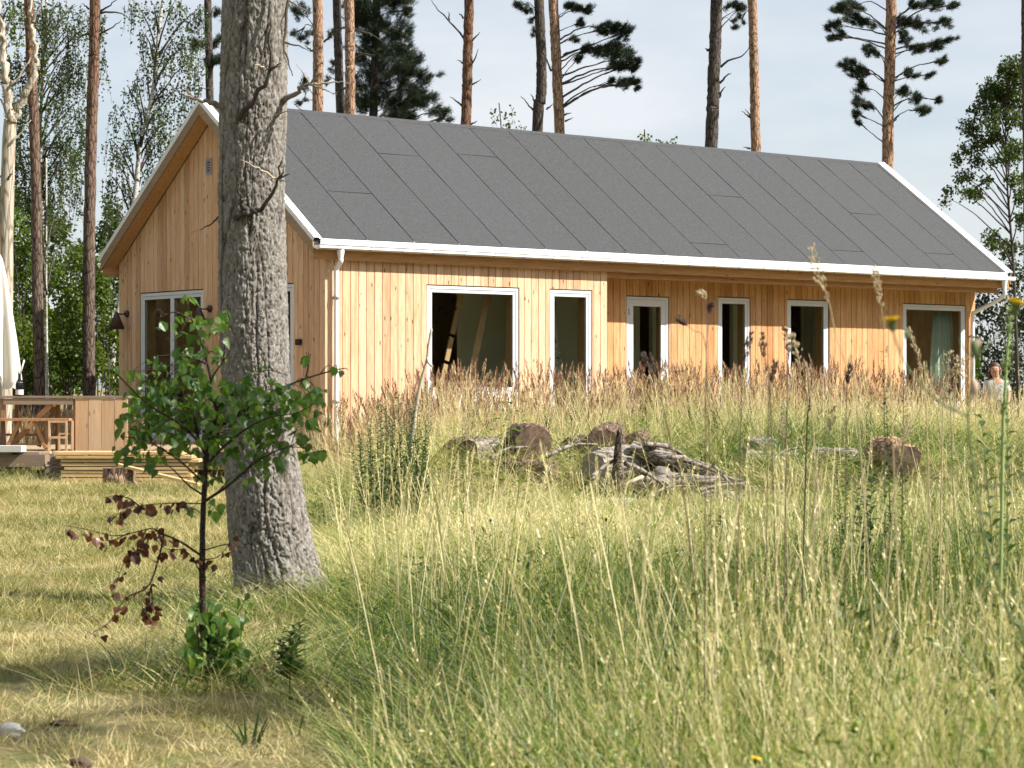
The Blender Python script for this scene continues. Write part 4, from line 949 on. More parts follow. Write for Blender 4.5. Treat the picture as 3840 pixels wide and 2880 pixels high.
# a pine right of the photographer; only its shade reaches the lawn at the lower left
def side_pine():
    root = empty('pine_tree', (9.6, 6.9, 0), 0, 'pine right of the view whose crown shades the lower left lawn', 'pine tree', 'tall pines standing round the house')
    MB().tube(smooth_path([Vector((0, 0, -.1)), Vector((.05, 0, 5)), Vector((0, .05, 10)), Vector((.05, 0, 13))], 30), [.11 - .0031 * k for k in range(31)], 12, True, .05).build('trunk', M['pine_bark'], root)
    cs, ds = [], []
    for k, (zt, an, r) in enumerate((z_ - .9, a_, r_) for z_, a_, r_ in ((10.0, 3.0, 1.0), (10.6, .6, 1.3), (11.2, 2.2, 1.3), (11.6, 4.4, 1.2), (12.0, 5.6, 1.0), (12.3, 1.4, .9), (12.8, 3.4, .9), (13.3, .2, .7), (13.8, 2.0, .3), (11.0, 5.2, 1.2))):
        q = Vector((r * math.cos(an), r * math.sin(an), zt + .3)); p0 = Vector((0, 0, zt)); MB().tube(smooth_path([p0, p0.lerp(q, .5) + Vector((0, 0, .1)), q], 6), [.045 - .005 * i for i in range(7)], 6).build('branch', M['twig'], root)
        cs.append(np.array(q) + rand_unit(60) * np.array([.62, .62, .32]) * RNG.uniform(.2, 1, (60, 1)))
    c = np.concatenate(cs); d = rand_unit(len(c)); d[:, 2] = abs(d[:, 2]) + .3
    link('crown', needle_mesh('crown', c, d / np.linalg.norm(d, axis=1)[:, None], .13, 34, .005, RNG.uniform(.1, .8, len(c))), root, M['needle'])
side_pine()
# ------------------------------------------------------------------ deck, counter, lumber
def rbox(name, parent, mat, x0, x1, y0, y1, z0, z1, bev=.004):
    return MB().box(x0, x1, y0, y1, z0, z1).build(name, mat, parent)
DY = 31.0
def X(u, Y): return (u * K - 1920) / F * Y
def Zv(v, Y): return EYE + (HZ - v * K) / F * Y
deck = empty('wooden_deck', (X(60, 31), 31, 0), 0, 'low wooden terrace deck along the gable, dark beneath', 'deck'); do = deck.location
zt = .42
for k in range(29):
    y = 30.75 + k * .15; x1 = -3.05 if y < 34.6 else -3.2 - (y - 34.6) * .86; x0 = X(-110, 31)
    if k < 9: x1 = X(103 - k * .6, 31)
    sh = max(0, .42 - k * .18) * 2.0          # the front corner is cut off at an angle
    mb = MB(); mb.box(x0 - do.x, x1 - do.x - (sh if k < 3 else 0), y - 31, y + .142 - 31, zt - .03 + random.uniform(-.002, .002), zt); mb.build('plank', M['old_wood'] if k % 3 else M['lumber'], deck)
MB().box(X(-110, 31) - do.x, X(99, 31) - do.x, -.06, 3.9, zt - .20, zt - .034).build('joist', M['old_wood'], deck)
for u in (-60, 20, 90): MB().box(X(u, 31) - do.x, X(u, 31) + .1 - do.x, .2, .3, -.05, zt - .202).build('post', M['old_wood'], deck)

ctr = empty('wooden_counter', at(160, 974, 31.6), 0, 'wooden table high counter with four pale vertical boards and a braced open end', 'counter'); co_ = ctr.location
def cb(name, u0, u1, v0, v1, dy0, dy1, mat, par=ctr):
    Y = par.location.y; return MB().box(X(u0, Y) - par.location.x, X(u1, Y) - par.location.x, dy0, dy1, Zv(v1, Y) - par.location.z, Zv(v0, Y) - par.location.z).build(name, mat, par)
def cbar(name, p, q, w_, dy, mat, par, th=.045):
    Y = par.location.y; a = at(p[0], p[1], Y) - par.location; b = at(q[0], q[1], Y) - par.location; a.y += dy; b.y += dy
    return MB().bar(a, b, th, w_ * ppm(Y), (0, 0, 1)).build(name, mat, par)
for k in range(4): cb('cladding_board', 163.5 + k * 28.4, 163.5 + (k + 1) * 28.4 - 1.0, 860.4, 974, -.02 - .002 * (k % 2), .005, M['pale_plank'])
cb('counter_top', -30, 278, 855.5, 860, -.03, .62, M['old_wood']); cb('apron', 8, 158, 861, 874, -.02, .02, M['old_wood'])
for u0, u1, dy in ((2, 11, 0), (14, 22, .5), (157.5, 163, 0), (104, 110, .5), (111, 118, .35), (255, 262, .5)): cb('post', u0, u1, 861, 974, dy, dy + .06, M['table_wood'])
cbar('brace', (108, 874), (20, 966), 11, .05, M['table_wood'], ctr); cbar('brace', (106, 880), (70, 966), 9, .42, M['table_wood'], ctr)
cb('rail', -20, 158, 938, 943, .45, .50, M['table_wood'])
ben = empty('bench', at(75, 974, 31.45), 0, 'narrow wooden bench standing under the open end of the counter', 'bench')
cb('seat', -20, 152, 903.5, 909, -.10, .14, M['table_wood'], ben)
cbar('leg', (43, 909), (15, 968), 8, .0, M['table_wood'], ben); cbar('leg', (74, 909), (99, 968), 8, .0, M['table_wood'], ben)
cb('leg', 96, 103, 909, 974, .02, .08, M['table_wood'], ben); cb('leg', -12, -5, 909, 974, .02, .08, M['table_wood'], ben)
cb('stretcher', 16, 95, 958, 962, .09, .12, M['table_wood'], ben)
tr = empty('trestle', at(124, 974, 31.3), 0, 'small pale wooden trestle beside the boarded side of the counter', 'trestle')
for u0, u1, dy in ((104, 108, 0), (140.5, 144.5, 0), (117, 121, .25), (146, 150, .25)): cb('leg', u0, u1, 909, 974, dy, dy + .04, M['pale_plank'], tr)
cb('rail', 108.2, 140.3, 909, 913, .0, .035, M['pale_plank'], tr); cb('rung', 107, 141, 942.5, 947.5, -.012, .012, M['pale_plank'], tr); cb('rung', 121, 146, 936, 940, .26, .285, M['pale_plank'], tr)
# closed bench beside the french doors, seen through the sapling
b2 = empty('stool', at(296, 974, 33), 0, 'small reddish stool beside the french doors behind the sapling', 'stool')
cb('seat', 282, 312, 902, 907, 0, .25, M['table_wood'], b2)
for u in (284, 306): cb('leg', u, u + 4, 907, 974, .02, .06, M['table_wood'], b2)
# bottle with candles
bo = at(42, 857, 31.7); bot = empty('bottle', bo, 0, 'dark wine bottle with a white label standing on the counter', 'bottle')
MB().lathe([(0, 0), (.052, .0), (.055, .01), (.055, .175), (.046, .21), (.022, .25), (.019, .30), (.021, .305), (.021, .32), (.0, .32)], (0, 0, 0), 20).build('glass', M['bottle'], bot)
MB().lathe([(.0556, .03), (.0556, .10)], (0, 0, 0), 20).build('label', M['paper'], bot); MB().lathe([(.050, .19), (.0475, .205)], (0, 0, 0), 20).build('collar_label', M['paper'], bot)
for dx, tx, ty, lab, h in ((-.012, -.004, .0, 'short upright white candle stuck in the bottle', .12), (.010, .055, .01, 'longer white candle leaning to the right out of the bottle', .20)):
    c = MB().tube([(0, 0, 0), (tx, ty, h)], [.011, .010], 10).tube([(tx, ty, h), (tx * 1.1, ty, h + .012)], .001, 4).build('candle', M['candle']); c.location = bo + Vector((dx, 0, .318)); setp(c, lab, 'candle', 'candles in the bottle')
# closed parasol
po = Vector((X(-4, 31.9), 31.9, .42)); par = empty('parasol', po, 0, 'closed cream canvas parasol at the left edge of the deck', 'parasol')
MB().tube([(0, 0, 0), (0, 0, 3.2)], .024, 10).build('pole', M['table_wood'], par); MB().lathe([(0, 0), (.26, 0), (.26, .05), (.06, .08), (.04, .25), (0, .25)], (0, 0, 0), 20).build('base', M['zinc'], par)
nf, nz_ = 72, 30; vs_ = []
for j in range(nz_):
    t_ = j / (nz_ - 1); z = 2.78 - t_ * 1.82; r = .03 + .245 * t_ ** .65
    for i in range(nf):
        a = 2 * math.pi * i / nf; fo = .22 * math.sin(a * 8 + .6 * t_) + .10 * math.sin(a * 13 + 2.2 + t_ * 2); rr = r * (1 + fo * min(1, .35 + t_)); zz_ = z - (.10 * math.sin(a * 8 + 2.2) * t_ ** 3)
        vs_.append((rr * math.cos(a), rr * math.sin(a), zz_))
mb = MB(); mb.add(vs_, [(j * nf + i, j * nf + (i + 1) % nf, (j + 1) * nf + (i + 1) % nf, (j + 1) * nf + i) for j in range(nz_ - 1) for i in range(nf)], True)
mb.build('canopy', M['parasol'], par)
MB().box(X(-20, 30.95) - 0, X(50, 30.95), 30.82, 31.15, .425, .425 + .085).build('slab', M['foam']); sl = bpy.data.objects['slab']; sl.name = 'insulation_slab'; setp(sl, 'pale rough slab lying at the front of the deck', 'slab')
# stack of sawn planks
ls = empty('lumber_stack', at(240, 1042, 30.1), 0, 'stack of fresh sawn planks in spaced layers before the deck', 'lumber stack'); lo = ls.location
hs = .0495
for j in range(9):
    z = .012 + j * hs - lo.z; xl = X(141 - j * 1.2, 30.1) + random.uniform(-.05, .03) - lo.x - (.06 if j > 6 else 0); xr = X(420, 30.1) + random.uniform(-.2, .1) - lo.x
    for d in range(4):
        y = d * .155 + random.uniform(-.008, .008) + (.05 if j == 8 else 0) - (.03 if j == 7 else 0)
        M_ = Matrix.Rotation(random.uniform(-.004, .004), 4, 'Z'); MB().box(xl - .05 * d * random.random(), xr, y, y + .145, z, z + .036, M_).build('plank', M['lumber'], ls)
    if j < 8:
        for u in (180, 250, 330): MB().box(X(u, 30.1) - lo.x, X(u, 30.1) + .045 - lo.x, .02, .60, z + .0362, z + hs - .0003).build('spacer', M['old_wood'], ls)
p2_ = empty('shaded_stack_end', at(115, 1042, 30.6), 0, 'shaded left end of the lumber stack, its shade put into darker planks', 'stack end'); lo = p2_.location  # darker wood stands in for shade on the stack's left end face
for j in range(8):
    z = .01 + j * .05 - lo.z; MB().box(X(104 + random.uniform(-3, 6), 30.6) - lo.x, X(141, 30.6) - lo.x, -.05 + random.uniform(-.03, .03), .35, z, z + .044).build('plank', M['old_wood'], p2_)
# chopping block with a plank leaning on it
def rough_log(name, label, cat, p, q, r, mat, group=None, n=22, sides=26, rough=.10, face='cut_wood', seed=0, parent=None):
    p, q = Vector(p), Vector(q); o = empty(name, (p + q) / 2, 0, label, cat, group); c = (p + q) / 2
    mb = MB(); pts = [p.lerp(q, i / n) - c for i in range(n + 1)]; d = (q - p).normalized(); ref = d.orthogonal().normalized(); b = d.cross(ref); vs = []
    for i, pt in enumerate(pts):
        for k in range(sides):
            a = 2 * math.pi * k / sides
            nz_ = float(vnoise(np.array([k / sides * 8.0]), np.array([i * .22 + seed * 7.1]), 60 + seed, 8)[0]) - .5; nf_ = float(vnoise(np.array([k / sides * 26.0]), np.array([i * .5 + seed * 3.3]), 61 + seed, 26)[0]) - .5
            rr = r * (1 + rough * 1.4 * nz_ + rough * .9 * nf_); vs.append(pt + (ref * math.cos(a) + b * math.sin(a)) * rr)
    mb.add(vs, [(i * sides + k, i * sides + (k + 1) % sides, (i + 1) * sides + (k + 1) % sides, (i + 1) * sides + k) for i in range(n) for k in range(sides)], True)
    mb.build('bark', mat, o)
    for e, sg in ((0, -1), (n, 1)):
        ring = [vs[e * sides + k] for k in range(sides)]; cc = pts[e]; inner = [cc + (v - cc) * .5 + d * sg * .004 for v in ring]
        m2 = MB(); m2.add(ring + inner + [cc + d * sg * .006], [(k, (k + 1) % sides, sides + (k + 1) % sides, sides + k) if sg < 0 else (k, sides + k, sides + (k + 1) % sides, (k + 1) % sides) for k in range(sides)] + [(sides + k, sides + (k + 1) % sides, 2 * sides) if sg < 0 else (sides + (k + 1) % sides, sides + k, 2 * sides) for k in range(sides)])
        m2.build('cut_face', M[face], o)
    return o
t = NT('cut_wood'); n1 = t.noise(t.coord(), 34, 5, .7); n2 = t.noise(t.coord(), 9, 4, .7)
t.princ(t.mix(t.ramp(n2, [(.40, (0, 0, 0)), (.62, (.9, .9, .9))]), t.ramp(n1, [(.3, (.10, .062, .042)), (.7, (.30, .20, .135))]), c4(.075, .045, .032)), .9, t.bump(n1, .5, .006)); M['cut_wood'] = t.m
t = NT('grey_cut'); n1 = t.noise(t.coord(), 30, 5, .7); t.princ(t.ramp(n1, [(.3, (.12, .095, .075)), (.7, (.38, .33, .275))]), .9, t.bump(n1, .6, .008)); M['grey_cut'] = t.m
M['stump_bark'] = bark('stump_bark', (.14, .085, .06), (.40, .28, .20), (.03, .02, .016), sc=(16, 16, 3), bump=1.0)
M['log_grey'] = bark('weathered_log', (.13, .108, .09), (.40, .355, .31), (.035, .027, .022), sc=(2.2, 15, 15), bump=1.0)
M['log_brown'] = bark('brown_log', (.085, .052, .038), (.25, .165, .125), (.025, .016, .013), sc=(15, 2.5, 15), bump=1.0)
M['log_orange'] = bark('orange_log', (.26, .15, .09), (.50, .32, .19), (.05, .028, .02), sc=(14, 3, 14), bump=1.0)
M['log_dark'] = bark('dark_log', (.05, .036, .03), (.13, .10, .08), (.018, .013, .011), sc=(12, 5, 12), bump=1.0)
sb = at(259, 1055, 29.2); rough_log('chopping_block', 'short upright tree stump used as a chopping block on the lawn', 'stump', (sb.x, 29.2, -.04), (sb.x, 29.2, .265), .215, M['stump_bark'], seed=3, n=14, rough=.14)
a = at(252, 1003, 29.1); b_ = at(430, 1047, 28.9); a.z = .315; b_.z = .06
pl = MB().bar(a, b_, .13, .035).build('loose_plank', M['lumber']); setp(pl, 'single plank resting on the chopping block and sloping to the lawn', 'plank')

# ------------------------------------------------------------------ logs and branches in the meadow
LG = 'old logs lying in the tall grass'
M['log_tangle'] = bark('weathered_branch', (.12, .10, .085), (.36, .31, .265), (.035, .027, .022), sc=(8, 8, 8), bump=.8)
def lg(label, u0, v0, Y0, u1, v1, Y1, r, mat, seed, face='cut_wood', rough=.22, name='log', up=False):
    p, q = at(u0, v0, Y0), at(u1, v1, Y1); r *= 1.02
    if not up:
        for e in (p, q): e.z = min(max(e.z, Gz(e.x, e.y) + r * .85), Gz(e.x, e.y) + r * 1.3)
    return rough_log(name, label, 'log', p, q, r, M[mat], LG, seed=seed, face=face, rough=rough)
lg('largest reddish brown log showing its round end, below the biggest window', 1152, 948, 26.0, 1128, 938, 27.6, .205, 'log_brown', 4, 'stump_bark' if False else 'cut_wood')
lg('short grey log with a broken brown end, left of the reddish round log', 1010, 962, 26.2, 1062, 950, 26.6, .13, 'log_grey', 5)
lg('small dark log at the far left end of the log heap', 978, 950, 26.6, 1012, 940, 27.4, .12, 'log_dark', 6)
lg('dark domed log under the slim window', 1308, 965, 26.4, 1322, 958, 27.8, .215, 'log_brown', 7)
lg('small dark log between the two domed logs', 1228, 968, 26.6, 1275, 962, 27.0, .125, 'log_dark', 8)
lg('dark log end right behind the upright dark stake', 1372, 968, 26.6, 1384, 960, 27.8, .16, 'log_brown', 9)
lg('long split grey log, uppermost of the pale heap', 1365, 968, 25.2, 1530, 1018, 25.0, .085, 'log_grey', 10, 'grey_cut', .25, up=True)
lg('long pale log lying under the split grey one', 1400, 1008, 24.9, 1612, 1062, 24.6, .115, 'log_grey', 11, 'grey_cut', .2)
lg('thick whitish log at the left of the pale heap', 1286, 1012, 25.0, 1400, 1020, 25.5, .20, 'log_grey', 12, 'grey_cut', .2)
lg('pale log with its round sawn end towards the viewer', 1424, 1038, 24.3, 1440, 1020, 25.6, .135, 'log_grey', 13, 'cut_wood')
lg('small white birch log in the grass at the left foot of the heap', 1256, 1058, 24.2, 1296, 1070, 24.0, .06, 'birch_bark', 14, 'grey_cut', .1)
lg('larger white birch log in front of the dark gap of the heap', 1302, 1064, 24.1, 1372, 1076, 24.0, .075, 'birch_bark', 15, 'grey_cut', .1)
lg('flat bleached log at the right foot of the pale heap', 1520, 1072, 24.2, 1600, 1080, 24.0, .10, 'log_grey', 16, 'grey_cut')
lg('sawn log with an orange upper side, apart on the right', 1958, 1000, 24.0, 1902, 985, 25.2, .18, 'log_orange', 17)
lg('thin grey log lying below the narrow window of the recess', 1610, 985, 26.0, 1720, 992, 26.2, .07, 'log_grey', 18, 'grey_cut')
lg('rounded grey log under the narrow window, behind the thin one', 1618, 975, 26.6, 1660, 968, 27.2, .13, 'log_grey', 19, 'grey_cut')
lg('dark half rotten log in the gap at the front of the pale heap', 1300, 1040, 24.6, 1400, 1055, 24.5, .11, 'log_dark', 21, 'stump_bark', .2)
lg('brown split log between the two long pale ones', 1390, 990, 25.3, 1560, 1035, 25.1, .075, 'log_brown', 22, 'cut_wood', .25, up=True)
lg('weathered log running back from the thick whitish log', 1290, 985, 25.6, 1440, 975, 26.4, .10, 'log_grey', 23, 'grey_cut', .2, up=True)
lg('broken brown log crosswise under the largest reddish log', 1090, 985, 25.6, 1200, 990, 25.4, .09, 'log_brown', 24, 'cut_wood', .2)
lg('dark mossy log behind the short grey log', 1030, 945, 27.2, 1100, 950, 27.0, .12, 'log_dark', 25, 'cut_wood', .15)
lg('thin pale branch wood lying across the right end of the heap', 1480, 1040, 24.3, 1620, 1070, 24.2, .045, 'log_grey', 26, 'grey_cut', .2)
lg('weathered log lying in the grass left of the orange sawn log', 1760, 985, 25.4, 1850, 992, 25.2, .10, 'log_grey', 27, 'grey_cut', .2)
st_ = MB().tube(smooth_path([at(1325, 1090, 24.4), at(1332, 1010, 24.4), at(1336, 960, 24.4), at(1342, 925, 24.4)], 10), [.05, .048, .047, .045, .044, .044, .042, .04, .04, .038, .03], 10, True, .12).build('stake', M['log_dark']); setp(st_, 'dark upright stake standing in the pale log heap', 'stake')
for i, (u0, v0, u1, v1, Y0, dy, r) in enumerate(((1275, 1035, 1345, 985, 24.2, .3, .03), (1350, 1000, 1460, 1075, 24.0, .2, .028), (1440, 985, 1590, 1040, 24.6, -.2, .03), (1500, 1060, 1640, 1045, 24.1, .3, .024), (1380, 1085, 1500, 1050, 23.8, .2, .022), (1180, 985, 1290, 960, 25.4, .4, .03), (1060, 990, 1140, 965, 25.6, .3, .026), (1390, 960, 1500, 1000, 25.0, .2, .035), (1540, 1005, 1600, 1075, 24.2, .1, .022), (1655, 1000, 1740, 965, 25.6, .3, .024))):
    a, b = at(u0, v0, Y0), at(u1, v1, Y0 + dy); m = a.lerp(b, .5) + Vector((0, .05, random.uniform(.02, .08)))
    bo_ = MB().tube(smooth_path([a, m, b], 12), [r * (1 - .05 * k) for k in range(13)], 8, True, .12).build('branch_wood', M['log_tangle'])
    setp(bo_, ['bare branch leaning against the thick whitish log', 'bare branch slanting down across the middle of the pale heap', 'bare branch lying on top of the long split log', 'branch sticking out to the right of the pale heap', 'low branch in the grass in front of the pale heap', 'branch lying between the two domed logs', 'branch lying under the short grey log', 'thick crooked branch behind the upright dark stake', 'short branch hanging down at the right end of the pale heap', 'branch leaning up beside the rounded grey log'][i], 'branch', 'loose branches in the log heap')
stk = empty('forked_stick', at(900, 960, 23), 0, 'bare pale stick with a short fork, upright before the biggest window', 'stick'); o = stk.location
MB().tube([p - o for p in smooth_path([at(885, 990, 23), at(896, 900, 23), at(908, 830, 23), at(922, 780, 23), at(925, 750, 23), at(932, 710, 23)], 24)], [.022 - .0004 * k for k in range(25)], 9, True, .1).build('stem', M['pale_twig'], stk)
MB().tube([p - o for p in smooth_path([at(923, 772, 23), at(926, 784, 22.95), at(934, 792, 22.9), at(936, 778, 22.9)][:3], 6)], .013, 7).build('fork', M['pale_twig'], stk)
for (u0, v0, u1, v1, r, lab) in ((1345, 1052, 1388, 1030, .022, 'short white stick leaning on the pale log heap'), (1290, 1115, 1400, 1095, .012, 'thin straight stick lying in the grass below the log heap'), (1480, 985, 1470, 1000, .018, 'stub of white branch on the upper split log')):
    s_ = MB().tube(smooth_path([at(u0, v0, 24.0), at((u0 + u1) / 2, (v0 + v1) / 2 - 2, 24.0), at(u1, v1, 24.1)], 6), r, 7, True, .1).build('stick', M['pale_twig']); setp(s_, lab, 'stick')

# ------------------------------------------------------------------ birch sapling
def sap_leaf_mat(name, lo, hi, tr):
    t = NT(name); oi = t.n('ObjectInfo').outputs['Random']; a = t.n('Attribute', attribute_name='tint').outputs['Fac']
    col = t.mix(t.math('FRACT', t.math('ADD', oi, a)), c4(*lo), c4(*hi))
    p = t.n('BsdfPrincipled', {'Base Color': col, 'Roughness': .38, 'Specular IOR Level': .5}); hs = t.n('HueSaturation', {'Hue': .485, 'Saturation': 1.15, 'Value': 1.7, 'Color': col}); tl = t.n('BsdfTranslucent', {'Color': hs.outputs[0]})
    ms = t.n('MixShader', {0: tr, 1: p.outputs[0], 2: tl.outputs[0]}); t.t.links.new(ms.outputs[0], t.out.inputs['Surface']); return t.m
M['sap_green'] = sap_leaf_mat('sapling_leaf_green', (.046, .108, .026), (.125, .210, .044), .44)
M['sap_brown'] = sap_leaf_mat('sapling_leaf_withered', (.045, .016, .010), (.22, .085, .04), .22)
def leaf_shape(seed):
    """serrated, pointed birch leaf, folded along the midrib, tip at -z"""
    rs = random.Random(seed); out_ = [(0, 0), (.16, -.02), (.36, -.16), (.34, -.24), (.46, -.34), (.38, -.42), (.36, -.52), (.26, -.58), (.22, -.70), (.13, -.78), (.0, -1.0)]
    fold = rs.uniform(.12, .4); curl = rs.uniform(-.25, .35); V = []
    f = lambda x, z: (x, -abs(x) * fold + curl * z * z * .5 + .06 * math.sin(z * 6 + seed) * abs(x), z)
    mid = [(0, z) for z in (0, -.16, -.34, -.52, -.70, -1.0)]
    V = [f(*m) for m in mid]; nR = len(V); R = [f(x, z) for x, z in out_[1:-1]]; Lf = [f(-x, z) for x, z in out_[1:-1]]; V += R + Lf
    fs = []
    own = [0, 1, 1, 2, 2, 3, 3, 4, 4]       # midrib point facing each rim point
    for base, flip in ((nR, 0), (nR + len(R), 1)):
        tri = [(0, base, 1)]
        for i in range(8):
            a, b = base + i, base + i + 1; tri.append((own[i] if i else 1, a, b)); 
            if own[i + 1] != own[i] and i: tri.append((own[i], b, own[i + 1]))
        tri.append((4, base + 8, 5)); fs += [t[::-1] if flip else t for t in tri]
    V.append((0, 0, 0)); V.append((.02, 0, .28)); V.append((-.02, 0, .28)); fs.append((len(V) - 3, len(V) - 2, len(V) - 1))
    return V, fs
LEAFS = []
for k in range(6):
    V_, F_ = leaf_shape(k); me = bpy.data.meshes.new('birch_leaf'); me.from_pydata(V_, [], F_); a = me.attributes.new('tint', 'FLOAT', 'POINT'); a.data.foreach_set('value', [k * .17] * len(V_)); me.update(); me.materials.append(M['sap_green']); LEAFS.append((me, V_, F_))
def sapling():
    Y = 10.1; base = at(440, 1468, Y); base.z = Gz(base.x, Y); root = empty('birch_sapling', base, 0, 'young birch sapling with green crown and withered brown lower branch, before the big pine', 'sapling'); o = root.location
    def P(u, v, dy=0.): return at(u, v, Y) - o + Vector((0, dy, 0))
    def tb(name, pts, r0, r1, n=22, mat='twig'):
        p = smooth_path(pts, n); return MB().tube(p, [r0 + (r1 - r0) * i / n for i in range(n + 1)], 8, True, .08).build(name, M[mat], root), p
    M['sap_bark'] = bark('sapling_bark', (.035, .024, .02), (.10, .065, .05), (.02, .014, .012), sc=(40, 40, 70), bump=.5)
    paths = []
    _, p = tb('trunk', [P(440, 1475), P(441, 1390), P(438, 1300), P(437, 1210), P(438, 1130), P(442, 1050), P(448, 975), P(460, 930), P(468, 886)], .0165, .009, 40, 'sap_bark'); paths.append(p)
    for pts in ([(468, 886), (460, 853), (457, 820), (478, 786), (495, 762), (503, 735)], [(457, 822), (448, 786), (433, 733), (413, 686), (400, 636)], [(446, 985), (430, 953), (423, 913), (405, 870), (372, 820), (350, 790)],
                [(440, 1085, -.02), (500, 1046, -.1), (567, 993, -.2), (633, 963, -.25), (690, 968, -.3)], [(462, 925, .02), (520, 890, .1), (567, 853, .16), (653, 816, .25), (727, 795, .3), (742, 798, .32)], [(450, 975), (400, 915, -.15), (340, 870, -.3), (280, 808, -.35), (255, 800, -.36)],
                [(442, 1045), (390, 990, -.1), (330, 950, -.2), (280, 940, -.25)], [(444, 1010), (480, 975, -.15), (540, 930, -.3), (600, 900, -.4), (660, 890, -.45), (700, 870, -.46)], [(440, 1070), (400, 1050, .1), (350, 1010, .2), (300, 990, .25)], [(470, 880), (510, 840, .12), (560, 800, .2), (610, 810, .25)], [(413, 690), (380, 675, -.05), (345, 690, -.1)], [(480, 786), (492, 700, .05), (492, 660, .08)], [(650, 818, .24), (655, 790, .25), (660, 762, .26)], [(448, 786), (400, 770, -.1), (350, 770, -.2)]):
        _, p = tb('branch', [P(*q) for q in pts], .0075 if len(pts) > 4 else .005, .0015, 18, 'sap_bark'); paths.append(p)
    nodes = [q for p in paths for q in p]
    blobs = [(330, 850, 60, 45), (300, 905, 40, 40), (370, 800, 50, 40), (400, 870, 60, 50), (460, 860, 50, 50), (520, 880, 60, 50), (560, 825, 55, 30), (600, 880, 60, 40), (650, 850, 40, 30), (690, 850, 30, 18), (640, 930, 40, 38), (360, 930, 60, 40), (300, 960, 35, 35), (420, 940, 50, 40), (480, 950, 50, 40), (540, 960, 50, 36), (600, 975, 45, 22), (480, 700, 28, 30), (410, 700, 34, 28), (492, 672, 10, 14), (342, 692, 12, 12), (402, 642, 8, 8), (440, 765, 50, 30), (275, 802, 20, 7), (662, 768, 7, 12), (730, 800, 14, 8), (690, 982, 8, 10), (440, 1040, 22, 18), (520, 1035, 25, 14), (330, 990, 30, 20), (268, 965, 10, 18), (560, 900, 60, 40), (340, 890, 60, 50), (465, 1095, 18, 16), (415, 1110, 16, 14), (560, 1010, 40, 16), (655, 985, 30, 14), (700, 900, 18, 20)]
    tw = MB(); spots = []
    for u, v, ru, rv in blobs:
        n = max(4, int(ru * rv / 48)); c = P(u, v)
        for k in range(n):
            d = rand_unit(1)[0] * RNG.uniform(.2, 1) ** .5; dy = d[1] * .22 + RNG.uniform(-.12, .12)
            q = c + Vector((d[0] * ru * 1.22 * ppm(Y), dy, d[2] * rv * 1.25 * ppm(Y))); spots.append((q, 0))
        near = sorted(nodes, key=lambda w_: (w_ - c).length)[:5]
        for k in range(max(2, n // 5)):
            s0 = random.choice(near); e = c + Vector((random.uniform(-1, 1) * ru, 0, random.uniform(-1, .6) * rv)) * ppm(Y) + Vector((0, random.uniform(-.2, .2), 0))
            tw.tube(smooth_path([s0, s0.lerp(e, .5) + Vector((0, 0, .03)), e], 7), [.0028 - .0003 * i for i in range(8)], 4)
    setp(tw.build('twigs', M['sap_bark'], root), kind='stuff')
    # withered branch
    dead = [[(433, 1199), (393, 1169), (353, 1149), (333, 1138), (267, 1153), (200, 1136), (167, 1129)], [(353, 1153), (350, 1189), (327, 1263), (283, 1286), (247, 1339), (213, 1359)], [(327, 1263), (333, 1306), (341, 1329)], [(433, 1235), (405, 1190), (365, 1183), (345, 1160)], [(340, 1140), (313, 1179), (277, 1209), (257, 1269)], [(315, 1145), (300, 1185), (275, 1195)], [(280, 1150), (250, 1165), (230, 1165)], [(437, 1088), (370, 1086), (300, 1092), (260, 1110)], [(437, 1190), (490, 1175), (530, 1180), (590, 1175)], [(438, 1210), (475, 1200), (505, 1165)], [(327, 1262), (322, 1300), (318, 1318)], [(300, 1092), (280, 1075), (255, 1070), (235, 1072)]]
    for i, l in enumerate(dead):
        _, p = tb('branch', [P(u, v, -.04 * k) for k, (u, v) in enumerate(l)], .0055 if i < 2 else .0032, .001, 16, 'sap_bark')
        if i in (8,): continue
        for q in p[3:]:
            for _k in range(2 if i in (0, 7) else 1):
                for _r in range(2):
                    if random.random() < (.55 if i in (0, 1, 4, 7) else .35): spots.append((q + Vector((random.uniform(-.02, .02), random.uniform(-.03, .03), random.uniform(-.03, .005))), 1))
    for q in ((505, 1160), (498, 1172), (250, 1068), (262, 1075), (275, 1080)): spots.append((P(*q), 1))
    # shoots at the foot
    for k in range(18):
        e = P(random.uniform(400, 535), random.uniform(1285, 1400), random.uniform(-.2, .15)); s0 = Vector((random.uniform(-.04, .05), random.uniform(-.04, .04), -.02))
        _, p = tb('shoot', [s0, s0.lerp(e, .5) + Vector((0, 0, .03)), e], .0035, .0012, 8, 'sap_bark')
        for q in p[2:]:
            for _k in range(2): spots.append((q + Vector((random.uniform(-.04, .04), random.uniform(-.05, .05), random.uniform(-.03, .02))), 2))
    spots = [s for s in spots if s[0].z > .0]
    random.shuffle(spots); rest = MB(); rest_b = MB(); n = 0
    for q, kd in spots:
        me, V_, F_ = random.choice(LEAFS); s = random.choice((.034, .042, .048, .052, .058)) * random.uniform(.9, 1.1) * (1.0, .80, 1.25)[kd]
        R_ = Euler((random.uniform(-.9, .9), random.uniform(-.9, .9), random.uniform(0, 6.28))).to_matrix()
        if kd != 1: R_ = Euler((random.uniform(-1.3, .5), random.uniform(-.6, .6), random.uniform(0, 6.28))).to_matrix()
        if n < 300:
            lf = link('leaf', me, root); lf.location = q; lf.rotation_euler = R_.to_euler(); lf.scale = (s, s, s); n += 1
            if kd == 1: lf.material_slots[0].link = 'OBJECT'; lf.material_slots[0].material = M['sap_brown']; lf['label'] = 'withered brown leaf'
        else:
            (rest_b if kd == 1 else rest).add([R_ @ (Vector(v) * s) + q for v in V_], F_)
